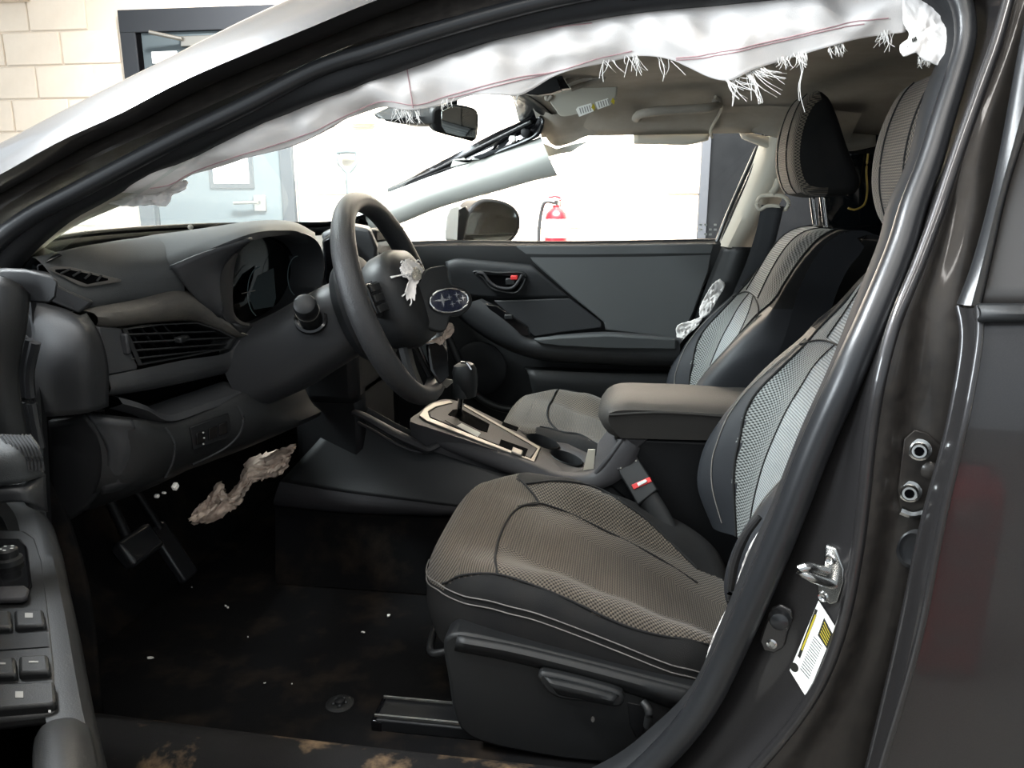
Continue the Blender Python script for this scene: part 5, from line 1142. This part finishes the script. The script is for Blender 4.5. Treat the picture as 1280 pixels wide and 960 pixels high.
loft('handle_fascia', [[pd_(*q, .0) for q in [(556, 326), (570, 322), (600, 324), (664, 330)]], [pd_(*q, -.012) for q in [(558, 334), (572, 328), (600, 330), (672, 338)]], [pd_(*q, .006) for q in [(562, 366), (600, 372), (650, 372), (712, 372)]]], 'dash_mid', pdr, 24, 12, solid=.004)
hpo = [(592, 340), (604, 339), (620, 341), (655, 342), (657, 347), (650, 362), (644, 366), (626, 364), (614, 360), (603, 347)]
prism('handle_recess', [pd_(*q, -.012) for q in [(594, 341), (655, 343), (646, 364), (624, 362), (610, 354)]], V3((0, .004, 0)), 'dark_gap', pdr, .001)
tube('handle_bezel', [pd_(*q, -.016) for q in hpo], .0042, 'black', pdr, n=50, seg=8, closed=True)
tube('pull_handle', [pd_(*q, -.022) for q in [(596, 341), (604, 342), (612, 352), (622, 359), (640, 360), (648, 352), (653, 343)]], .005, 'console', pdr, n=30, seg=10)
box('lock_knob', pd_(643, 347, -.018), (.022, .012, .014), 'red_plastic', pdr, .003)
box('lock_lever', pd_(638, 352, -.017), (.03, .010, .022), 'black', pdr, .004)
prism('lower_insert', [pd_(*q, -.002) for q in [(617, 376), (712, 373), (740, 394), (752, 403), (752, 410), (700, 416), (668, 421)]], V3((0, .012, 0)), 'dash_mid', pdr, .003)
# armrest sweeping up to the switch plate
ar0 = [(600, 374), (625, 388), (650, 408), (664, 423), (700, 420), (760, 417), (850, 424)]
ar1 = [(584, 380), (610, 398), (638, 420), (664, 432), (700, 434), (760, 436), (850, 438)]
ar2 = [(572, 392), (600, 414), (640, 436), (680, 447), (720, 450), (780, 453), (850, 455)]
loft('armrest', [[pd_(*q, .0) for q in ar0], [pd_(*q, -.09) for q in ar0], [pd_(*q, -.105) for q in ar1], [pd_(*q, -.09) for q in ar2], [pd_(*q, .0)+V3((0, 0, -.01)) for q in ar2]], 'dash_mid', pdr, 50, 18)
prism('armrest_pad', [pd_(*q, -.112) for q in [(666, 424), (700, 421), (760, 418), (846, 424), (846, 438), (760, 437), (700, 434), (676, 431)]], V3((0, .03, 0)), 'dash', pdr, .006)
prism('switch_plate', [pd_(*q, -.100) for q in [(606, 380), (620, 382), (660, 409), (662, 420), (650, 420), (618, 396)]], V3((0, .02, .0)), 'gloss_black', pdr, .003)
box('window_switch', pd_(636, 396, -.105), (.025, .014, .014), 'black', pdr, .003)
loft('door_pocket', [[pd_(*q, -.02) for q in [(655, 460), (720, 462), (790, 464), (850, 464)]], [pd_(*q, -.06) for q in [(660, 466), (720, 468), (790, 470), (850, 470)]], [pd_(*q, -.05) for q in [(672, 520), (730, 530), (790, 530), (850, 530)]]], 'black', pdr, 20, 12, solid=.008)
lathe('door_speaker', pd_(600, 460, -.0), (0, -1, 0), [(.085, 0), (.085, .010), (.075, .014), (.02, .008)], 'black_dark', pdr, 36)
tube('pocket_rim', [pd_(*q, -.05) for q in [(560, 420), (575, 455), (592, 490), (612, 505), (640, 512), (660, 505)]], .012, 'black', pdr, n=30, seg=10)
# glass + mirror
loft('window_glass', [[pd_(470, 306, .03), pd_(700, 306, .03), pd_(900, 306, .03)], [P(560, 240, .67), P(750, 166, .62), P(962, 162, .62)]], 'glass_side', pdr, 12, 4)
tag_pts = []
for i in range(3):
    for j in range(4):
        if (i+j) % 3 == 2: continue
        c = P(876+6*j, 281+6*i, .71); box('glass_mark', c, (.008, .001, .006), 'label_grey', pdr, 0)
mr = lathe
mo_ = [(577, 299), (578, 284), (582, 270), (592, 256), (603, 249), (620, 249), (637, 254), (646, 261), (651, 271), (651, 284), (647, 294), (637, 304), (610, 306), (588, 303)]
mY = .93; mN = V3((.42, -.9, .0)).normalized(); mc = P(614, 278, mY)
def mp(px, py, l=0): return PL(px, py, mc+mN*l, mN)
hs = prism('side_mirror', cr([mp(*q) for q in mo_], 40, True), -mN*.10+V3((-.03, .02, 0)), 'black', pdr, .012, label='black outside mirror housing', seg=3)
mg = [(581, 298), (582, 284), (586, 271), (595, 259), (604, 253), (620, 253), (635, 258), (643, 265), (646, 273), (646, 284), (642, 293), (634, 300), (610, 302), (590, 300)]
prism('mirror_glass', cr([mp(*q, .002) for q in mg], 40, True), -mN*.004, 'mirror', hs, 0)
prism('mirror_arm', [P(*q, .84) for q in [(556, 300), (557, 270), (562, 259), (572, 256), (580, 262), (576, 280), (574, 302)]], V3((-.02, .10, 0)), 'trim_grey', hs, .006)
prism('mirror_sail', [P(*q, .74) for q in [(571, 302), (573, 262), (582, 258), (585, 266), (579, 302)]], V3((0, .02, 0)), 'gloss_black', hs, .002)

# ================================================================== DRIVER DOOR (swung open beside the camera)
dd = thing('driver_door', 'open driver door with window switch armrest at the left edge', 'car door', (-.9, -.8, .35))
H0 = V3((-.895, -.80, 0)); DD = V3((.630, -.776, 0)).normalized(); DN = V3((.776, .630, 0)).normalized()
def dl(s, n, z): return H0+DD*s+DN*n+V3((0, 0, z))
# arm rest top traced at arm height
AZ = .775
def A_(px, py, dz=0): return PZ(px, py, AZ+dz)
edge = [(30, 622), (52, 640), (64, 670), (74, 720), (84, 770), (94, 830), (103, 880), (116, 940), (130, 1010)]
eo = [A_(a, b) for a, b in edge]
inn = [A_(a, b) for a, b in [(-60, 626), (-62, 650), (-62, 690), (-60, 740), (-60, 800), (-60, 850), (-60, 900), (-60, 960), (-60, 1020)]]
loft('armrest_rim', [[p.lerp(q, .30) for p, q in zip(eo, inn)], [p.lerp(q, .10)+V3((0, 0, .002)) for p, q in zip(eo, inn)], eo, [p+DN*.008+V3((0, 0, -.018)) for p in eo], [p+DN*.0+V3((0, 0, -.06)) for p in eo], [p-DN*.03+V3((0, 0, -.13)) for p in eo], [p-DN*.09+V3((0, 0, -.22)) for p in eo]], 'black', dd, 40, 30)
sp_ = [(-60, 662), (30, 662), (46, 672), (56, 700), (64, 760), (72, 830), (73, 890), (-60, 905)]
prism('switch_plate', [A_(*q, .002) for q in sp_], V3((0, 0, -.012)), 'black', dd, .004)
prism('mirror_switch_base', [A_(*q, .006) for q in [(-50, 672), (26, 672), (34, 682), (40, 730), (30, 748), (-50, 752)]], V3((0, 0, -.006)), 'gloss_black', dd, .003)
kc = A_(12, 706, .004)
kn_ = lathe('mirror_knob', kc, (0, 0, 1), [(.014, 0), (.0135, .008), (.010, .010), (.0102, .018), (.008, .020)], 'black', dd, 24)
for k in range(5):
    t = 2*math.pi*k/5; box('knob_print', kc+V3((.006*math.cos(t), .006*math.sin(t), .0202)), (.003, .0015, .0004), 'white', kn_, 0)
prism('lock_switch', [A_(*q, .010) for q in [(-40, 734), (30, 731), (36, 735), (34, 745), (26, 748), (-40, 750)]], V3((0, 0, -.006)), 'console', dd, .002)
def sw_(pts, name='window_switch', dz=.009, m='black'): return prism(name, [A_(*q, dz) for q in pts], V3((0, 0, -.010)), m, dd, .003)
sw_([(-40, 764), (13, 762), (15, 783), (-40, 786)]); sw_([(17, 762), (54, 761), (57, 780), (18, 783)])
sw_([(-40, 822), (19, 820), (21, 842), (-40, 845)]); sw_([(23, 819), (60, 817), (63, 838), (23, 841)])
sw_([(-40, 856), (68, 851), (70, 876), (62, 880), (-40, 889)], 'window_lock_switch')
prism('switch_valley', [A_(*q, .003) for q in [(-40, 790), (58, 786), (61, 808), (-40, 815)]], V3((0, 0, -.002)), 'black_dark', dd, 0)
for (a, b, s, h) in [(36, 769, 5, 3), (42, 827, 6, 1), (24, 868, 5, 4), (3, 829, 4, 1), (18, 738, 3, 3), (62, 889, 1.5, 1.5)]:
    prism('switch_print', [A_(a-s, b-h, .0096), A_(a+s, b-h, .0096), A_(a+s, b+h, .0096), A_(a-s, b+h, .0096)], V3((0, 0, -.0004)), 'label_grey', dd, 0)
# pull cup / grab end nearest the camera
loft('pull_grip', [[A_(48, 925, .0), A_(60, 908, .0), A_(85, 902, .0), A_(108, 912, .0)], [A_(46, 945, .03), A_(62, 918, .034), A_(86, 914, .034), A_(112, 928, .02)], [A_(44, 1000, .045), A_(64, 985, .05), A_(92, 985, .05), A_(126, 1000, .03)], [A_(40, 1060, .04), A_(66, 1060, .05), A_(98, 1060, .05), A_(140, 1060, .03)]], 'black', dd, 16, 16, solid=.006)
# door inner panel, front end trims
panel = [[dl(s, n0, z) for s in (-.01, .12, .3, .6, 1.05)] for z, n0 in ((.38, .035), (.55, .05), (.70, .055), (.80, .03), (.95, .03), (1.03, .0))]
loft('inner_panel', panel, 'black', dd, 24, 20, solid=.02, soff=-1)
loft('outer_skin', [[dl(s, n, z) for s in (-.02, .5, 1.08)] for z, n in ((.33, -.08), (.6, -.12), (.85, -.125), (1.02, -.07))], 'paint', dd, 16, 14, solid=.004)
upper = [[P(-30, 344, -.88), P(4, 346, -.88), P(26, 356, -.87), P(38, 368, -.86)], [P(-30, 400, -.90), P(2, 396, -.89), P(24, 400, -.875), P(34, 408, -.865)], [P(-30, 470, -.90), P(0, 470, -.89), P(14, 470, -.88), P(24, 470, -.87)], [P(-30, 560, -.90), P(8, 556, -.89), P(24, 552, -.88), P(36, 548, -.87)]]
loft('upper_trim', upper, 'black', dd, 14, 18, solid=.012, soff=-1)
for k in range(3): tube('hinge_gaiter_rib', [P(28+8*k, 420+k*4, -.85), P(20+8*k, 470, -.85), P(26+8*k, 520, -.85), P(36+7*k, 560, -.85)], .006, 'rubber', dd, n=20, seg=8)
prism('mirror_corner_trim', [P(*q, -.86) for q in [(-30, 340), (10, 337), (34, 338), (66, 346), (73, 352), (70, 372), (62, 380), (36, 378), (30, 366), (4, 348), (-30, 346)]], V3((-.02, .02, 0)), 'black_dark', dd, .004)
loft('speaker_pod', [[P(-30, 542, -.93), P(10, 543, -.92), P(38, 545, -.90)], [P(-30, 575, -.95), P(20, 570, -.94), P(50, 570, -.91)], [P(-30, 610, -.95), P(25, 604, -.94), P(56, 594, -.91)]], 'dash', dd, 14, 12, solid=.01, soff=-1)
for k in range(9):
    x0 = 6+4.6*k; tube('pod_rib', [P(x0-6, 544, -.925+.001*k), P(x0+6, 562, -.935+.001*k), P(x0+12, 588, -.935+.001*k)], .0016, 'dash_mid', dd, n=10, seg=5)
loft('lower_trim', [[P(-30, 606, -.94), P(25, 602, -.93), P(57, 592, -.905)], [P(-30, 618, -.95), P(28, 612, -.94), P(58, 612, -.91)], [P(-30, 632, -.95), P(34, 628, -.94), P(60, 640, -.91)]], 'dash_mid', dd, 14, 10, solid=.01, soff=-1)

# ================================================================== CURTAIN AIRBAG along the roof rail
ca = thing('curtain_airbag', 'burst white curtain airbag hanging along the roof rail above the doorway', 'airbag', (0, -.56, 1.3))
AT = [(128, 246), (144, 236), (186, 213), (237, 190), (290, 165), (344, 140), (400, 117), (440, 103), (490, 85), (541, 69), (606, 47), (650, 37), (692, 28), (778, 13), (840, 6), (890, 1), (943, -4), (1020, -12), (1090, -14), (1130, -12)]
AB = [(150, 236), (178, 242), (205, 238), (237, 219), (300, 200), (345, 188), (400, 168), (434, 148), (476, 133), (517, 138), (562, 127), (592, 119), (648, 119), (661, 113), (692, 96), (744, 81), (795, 70), (840, 76), (861, 84), (909, 101), (943, 87), (988, 72), (1040, 58), (1087, 45), (1132, 40)]
NA_ = 220; at = cr([PS(a, b, .062) for a, b in AT], NA_); ab = cr([PS(a, b, .085) for a, b in AB], NA_)
rows = []; ph = [random.uniform(0, 6.28) for _ in range(8)]
for k in range(25):
    t = k/24; r = []
    for i in range(NA_):
        s = i/NA_; p = at[i].lerp(ab[i], t); bul = math.sin(math.pi*min(1, t*1.02))
        wv = .35*math.sin(19*s*2+ph[0]+t*1.5)+.30*math.sin(47*s+ph[1]-t*2.2)+.2*math.sin(83*s+ph[2]+3*t)+.15*math.sin(131*s+ph[3])
        nz = abs(noise.noise(V3((p.x*9, p.z*14, 3.1))))+.5*abs(noise.noise(V3((p.x*23+p.z*11, p.z*26, 7.7))))
        r.append(p+V3((0, -.020*bul-.010*bul*wv+.016*bul*nz+.006*t*math.sin(60*s), .004*bul*wv)))
    rows.append(r)
cu = grid('bag_cloth', rows, 'bag', ca, smooth=80, solid=.003)
rows = [[p+V3((0, .02, 0)) for p in at], [a.lerp(b, .5)+V3((0, .045, 0)) for a, b in zip(at, ab)], [p+V3((0, .012, .004)) for p in ab]]
grid('bag_lining', [poly(r, 60) for r in rows], 'bag', ca, smooth=80, solid=.002)
tc_ = bvh(cu)
def onb(px, py, l=.003): return hit(tc_, px, py, l) or PS(px, py, .06)
def stitch(pts): tube('stitching', [onb(*q, .002) for q in pts], .0008, 'red_thread', ca, n=60, seg=5, smooth_path=False)
low = [(a, b-9) for a, b in AB[2:]]
def dense(pts, n): 
    q = cr([V3((a, b, 0)) for a, b in pts], n); return [(v.x, v.y) for v in q]
stitch(dense([(188, 234), (215, 229), (237, 216), (290, 196), (345, 180), (400, 160), (440, 140), (478, 125), (520, 131), (560, 119), (600, 108), (650, 96), (700, 88), (745, 73), (790, 63)], 60))
stitch(dense([(560, 123), (600, 112), (650, 100), (692, 90)], 20)); stitch(dense([(845, 72), (900, 66), (960, 52), (1020, 38), (1080, 26), (1110, 22)], 40)); stitch(dense([(845, 75), (900, 69), (960, 55), (1020, 41), (1080, 30)], 40)); stitch(dense([(509, 82), (512, 105), (516, 134)], 12))
stitch(dense([(640, 44), (690, 36), (740, 30)], 12))
# frayed lower folds and the cloth tail at both ends
scrap('cloth_tail', [PS(*q, .10) for q in [(112, 254), (128, 246), (144, 234), (170, 228), (190, 236), (205, 240), (222, 232), (234, 224), (230, 236), (214, 246), (209, 258), (190, 256), (160, 258), (135, 255)]], ca, 'bag', jit=.008, label='torn front tail of the airbag cloth')
te = [(1132, -6), (1160, -10), (1178, 10), (1189, 34), (1188, 58), (1178, 83), (1168, 80), (1160, 76), (1152, 74), (1146, 66), (1130, 70), (1125, 56), (1134, 50), (1136, 42), (1130, 30)]
rear = scrap('cloth_tail', [PS(*q, .05) for q in te], ca, 'bag', jit=.0035, rag=.025, label='torn rear tail of the airbag with printed tag')
prism('printed_tag', [PS(*q, .032) for q in [(1125, 57), (1146, 45), (1150, 56), (1130, 69)]], V3((0, .002, 0)), 'white', ca, 0)
for q, s_ in [((1140.6, 50.4), 1.), ((1142.6, 49.3), 1.), ((1144.6, 48.2), 1.), ((1130, 60), .35), ((1132, 64), .35), ((1134.5, 58.5), .35), ((1136, 62), .35)]: prism('tag_print', [PS(q[0]-.8*s_, q[1]-2.2*s_, .030), PS(q[0]+.6*s_, q[1]-2.9*s_, .030), PS(q[0]+1.6*s_, q[1]+2.0*s_, .030), PS(q[0]+.2*s_, q[1]+2.7*s_, .030)], V3((0, .0006, 0)), 'ink', ca, 0)
fr_pts = []
def fray(px, py, n, l, dirx=0, spread=.7, r=.0008):
    for k in range(int(n*1.8)):
        x = px+wob(9); y = py+wob(3); a = math.pi/2+wob(spread)+dirx; L_ = l*random.uniform(.4, 1.1); p0 = PS(x, y-3, .085); p1 = PS(x+L_*.5*math.cos(a)+wob(2), y+L_*.5*math.sin(a), .085+wob(.01)); p2 = PS(x+L_*math.cos(a+wob(.3)), y+L_*math.sin(a), .085+wob(.015))
        fr_pts.append([p0, p1, p2])
fray(500, 136, 9, 20); fray(515, 140, 8, 18); fray(560, 128, 5, 10); fray(640, 119, 5, 10); fray(760, 78, 4, 22, -.2); fray(788, 72, 8, 22, -.3); fray(830, 76, 3, 30, -.4)
fray(912, 100, 9, 30, -.9); fray(935, 92, 8, 40, -.5, .8); fray(948, 88, 8, 34, -1.3, .4); fray(1000, 70, 12, 16, -.2); fray(1045, 58, 12, 14); fray(1110, 42, 8, 26, .2); fray(1155, 76, 14, 8); fray(980, 74, 8, 12)
fr_pts.append([PS(998, 70, .08), PS(1004, 84, .08), PS(1000, 104, .085), PS(1001, 122, .085), PS(1006, 140, .09)]); fr_pts.append([PS(996, 70, .08), PS(1002, 88, .085), PS(998, 108, .085), PS(999, 126, .09)])
for k in range(5): fr_pts.append([PS(932+wob(3), 90, .085), PS(944+wob(3), 104, .08), PS(948+wob(3), 118, .08), PS(950+wob(4), 128+wob(4), .08)])
vv, ff = [], []
for pts in fr_pts:
    C_ = cr(pts, 9)
    for i, c in enumerate(C_):
        rr = .00055*(1-.5*i/8)
        for j in range(4): vv.append(c+V3((rr*math.cos(j*math.pi/2), 0, rr*math.sin(j*math.pi/2))))
    b0 = len(vv)-36
    for i in range(8):
        for j in range(4): ff.append((b0+i*4+j, b0+i*4+(j+1) % 4, b0+i*4+4+(j+1) % 4, b0+i*4+4+j))
fo_ = mk('frayed_threads', vv, ff, 'thread', ca, smooth=0); fo_['kind'] = 'stuff'

# ================================================================== THINGS AT THE ROOF
rm = thing('rearview_mirror', 'dark rear-view mirror hanging below the torn white airbag', 'mirror', (-.35, 0, 1.3))
RN = V3((.62, -.76, -.18)).normalized(); RC = P(570, 152, 0.0)
def rp(px, py, l=0): return PL(px, py, RC+RN*l, RN)
prism('mirror_housing', cr([rp(*q) for q in [(540, 142), (542, 136), (560, 131), (585, 133), (597, 138), (599, 145), (597, 172), (594, 177), (580, 174), (556, 168), (544, 163), (541, 155)]], 40, True), -RN*.028, 'black', rm, .006)
prism('mirror_glass', [rp(*q, .002) for q in [(552, 139), (564, 133), (586, 135), (596, 140), (595, 172), (576, 171), (557, 166), (552, 158)]], -RN*.003, 'mirror', rm, .001)
tube('mirror_arm', [rp(570, 133)-RN*.02, P(565, 118, .02), P(560, 108, .04)], .012, 'black', rm, n=8, seg=10)
loft('camera_cover', [[P(468, 144, .0), P(500, 130, .0), P(545, 122, .0)], [P(476, 148, -.03), P(510, 150, -.03), P(545, 152, -.03)], [P(500, 153, .02), P(520, 156, .02), P(545, 156, .02)]], 'black', rm, 14, 10, solid=.006)
sv_ = thing('sun_visor', 'grey passenger sun visor folded up with a printed warning label', 'sun visor', (-.1, .36, 1.4))
vz = [(686, 122), (690, 118), (730, 108), (758, 98), (771, 96), (772, 110), (770, 124), (764, 131), (740, 138), (712, 146), (700, 146), (694, 138), (688, 130)]
VN = V3((-.05, -.72, -.69)).normalized(); VC = P(730, 122, .40)
def vp_(px, py, l=0): return PL(px, py, VC+VN*l, VN)
prism('visor_panel', cr([vp_(*q) for q in vz], 50, True), -VN*.016, mat('visor_vinyl', '#a9a69b', .8), sv_, .006)
prism('warning_label', [vp_(*q, .0012) for q in [(720, 137), (722, 134), (739, 129), (742, 139), (724, 146)]], -VN*.0008, 'white', sv_, 0)
prism('warning_label', [vp_(*q, .0012) for q in [(744, 128), (760, 123), (763, 131), (747, 137)]], -VN*.0008, 'white', sv_, 0)
for (a, b) in ((741.5, 133.5), (766, 126)): prism('warning_mark', [vp_(a-2.4, b+1, .0014), vp_(a, b-4, .0014), vp_(a+2.4, b+.5, .0014), vp_(a+1.6, b+5, .0014)], -VN*.0006, 'yellow', sv_, 0)
for k in range(5):
    for x0, y0 in ((724, 135.5), (747, 127.8)): prism('label_line', [vp_(x0+3*k, y0-.9*k, .0016), vp_(x0+1.2+3*k, y0-.4-.9*k, .0016), vp_(x0+3.2+3*k, y0+6.5-.9*k, .0016), vp_(x0+2+3*k, y0+7-.9*k, .0016)], -VN*.0003, 'label_grey', sv_, 0)
tube('visor_pivot', [vp_(690, 118, .0), vp_(684, 124, .0), vp_(684, 116)], .007, 'headliner', sv_, n=10, seg=10)
oh = thing('overhead_console', 'broken overhead lamp console hanging behind the airbag edge', 'console', (-.2, .2, 1.42))
prism('lamp_bracket', [P(*q, .20) for q in [(690, 98), (702, 94), (712, 110), (698, 112)]], V3((0, .03, 0)), 'black', oh, .002)
prism('lamp_frame', [P(*q, .16) for q in [(656, 117), (668, 104), (684, 96), (696, 96), (702, 112), (690, 116), (672, 119)]], V3((0, .03, 0)), 'black_dark', oh, .002)
prism('lamp_lens', [P(*q, .24) for q in [(708, 104), (740, 94), (752, 92), (748, 101), (730, 106), (712, 110)]], V3((0, .02, 0)), 'white_plastic', oh, .002)
tube('lamp_rim', [P(*q, .23) for q in [(708, 102), (730, 92), (748, 88), (755, 91), (752, 99), (736, 104), (714, 111)]], .006, 'headliner', oh, n=30, seg=8)
box('lamp_block', P(758, 88, .24), (.05, .05, .03), 'headliner', oh, .004)
gh = thing('grab_handle', 'taupe grab handle above the far passenger window', 'grab handle', (.1, .56, 1.4))
thl = bvh(hl, hle)
def oh_(px, py, l): return hit(thl, px, py, l) or P(px, py, .5)
tube('handle_bar', [oh_(798, 148, .0), oh_(795, 138, .022), oh_(801, 129, .03), oh_(820, 124, .032), oh_(860, 121, .032), oh_(888, 120, .03), oh_(899, 126, .01)], [.010, .011, .011, .011, .010], 'headliner', gh, n=40, seg=12)
lathe('handle_mount', oh_(798, 144, .0), (0, -1, -.3), [(.018, 0), (.016, .014), (.010, .018)], 'headliner', gh, 16, sx=.7)
lathe('handle_mount', oh_(896, 126, .0), (0, -1, -.3), [(.018, 0), (.016, .014), (.010, .018)], 'headliner', gh, 16, sx=.7)
tube('torn_headliner_edge', [oh_(894, 119, .004), oh_(902, 131, .004), oh_(898, 142, .005), oh_(892, 152, .006), oh_(888, 162, .006), P(890, 172, .60)], .004, 'beige', gh, n=24, seg=8)

# ================================================================== LITTER on the carpet
chips = [((189, 823), .007, 'larger pale chip beside a brown flake on the carpet, left of centre'), ((150, 865), .004, 'thin white sliver on the carpet near the open door'), ((486, 770), .006, 'oval white chip on the carpet nearest the seat front'), ((454, 791), .004, 'small pinkish chip left of the oval white chip'), ((331, 855), .003, ''), ((222, 857), .003, ''), ((285, 760), .003, ''), ((365, 856), .002, ''), ((262, 884), .0025, ''), ((310, 797), .002, ''), ((205, 700), .002, ''), ((282, 758), .003, ''), ((240, 735), .002, ''), ((470, 735), .002, '')]
for i, (q, s, lab) in enumerate(chips):
    c = PZ(*q, .334); n = 6; pts = [c+V3((s*random.uniform(.5, 1.2)*math.cos(2*math.pi*k/n), s*random.uniform(.3, .9)*math.sin(2*math.pi*k/n), wob(.001))) for k in range(n)]
    tag(prism('plastic_chip', pts, V3((0, 0, .003)), 'white_plastic', None, .0006), lab or 'tiny pale crumb lying on the black carpet', 'debris', 'plastic chips on the carpet')
mt = thing('mat_anchor', 'round black floor mat anchor set in the carpet before the seat rails', 'mat anchor', (-.45, -.5, .335))
mcn = PZ(425, 881, .336)
lathe('disc', mcn, (0, 0, 1), [(.024, 0), (.024, .003), (.020, .005), (.012, .004)], 'black', mt, 24)
lathe('knob', mcn+V3((0, 0, .003)), (0, 0, 1), [(.009, 0), (.008, .006), (.004, .008)], 'black_dark', mt, 14)
for k in range(5): t = 2*math.pi*k/5; box('tab', mcn+V3((.011*math.cos(t), .011*math.sin(t), .006)), (.004, .004, .003), 'dash', mt, .001)

# red toolbox on the workshop floor beside the camera: the rear door paint mirrors it
tbx = thing('toolbox', 'red metal toolbox on the floor, mirrored in the rear door paint', 'toolbox', (.62, -2.12, 0))
box('body', (.62, -2.12, .22), (.20, .24, .42), 'red', tbx, .012)
for k in range(4): dw = box('drawer', (.62, -1.995, .08+.10*k), (.17, .012, .088), 'red', tbx, .004); box('drawer_pull', (.62, -1.986, .112+.10*k), (.12, .012, .010), 'zinc', dw, .003)
tube('carry_handle', [(.55, -2.12, .43), (.56, -2.12, .47), (.68, -2.12, .47), (.69, -2.12, .43)], .008, 'black', tbx, n=20)

# fine crumbs and grit nobody could count
vv, ff = [], []
for k in range(420):
    x = random.uniform(-.95, -.28); y = random.uniform(-.64, -.2) if k % 3 else random.uniform(-.66, -.5); r = random.uniform(.0005, .0014); z = .328+.012*max(0, (-.40-y)/.3)
    b0 = len(vv); vv += [V3((x-r, y, z)), V3((x+r*.5, y-r, z)), V3((x+r*.6, y+r, z)), V3((x, y, z+r*1.2))]; ff += [(b0, b0+1, b0+3), (b0+1, b0+2, b0+3), (b0+2, b0, b0+3)]
tag(mk('carpet_grit', vv, ff, 'card', None, smooth=0), 'fine pale grit and crumbs strewn over the black carpet', 'debris', kind='stuff')
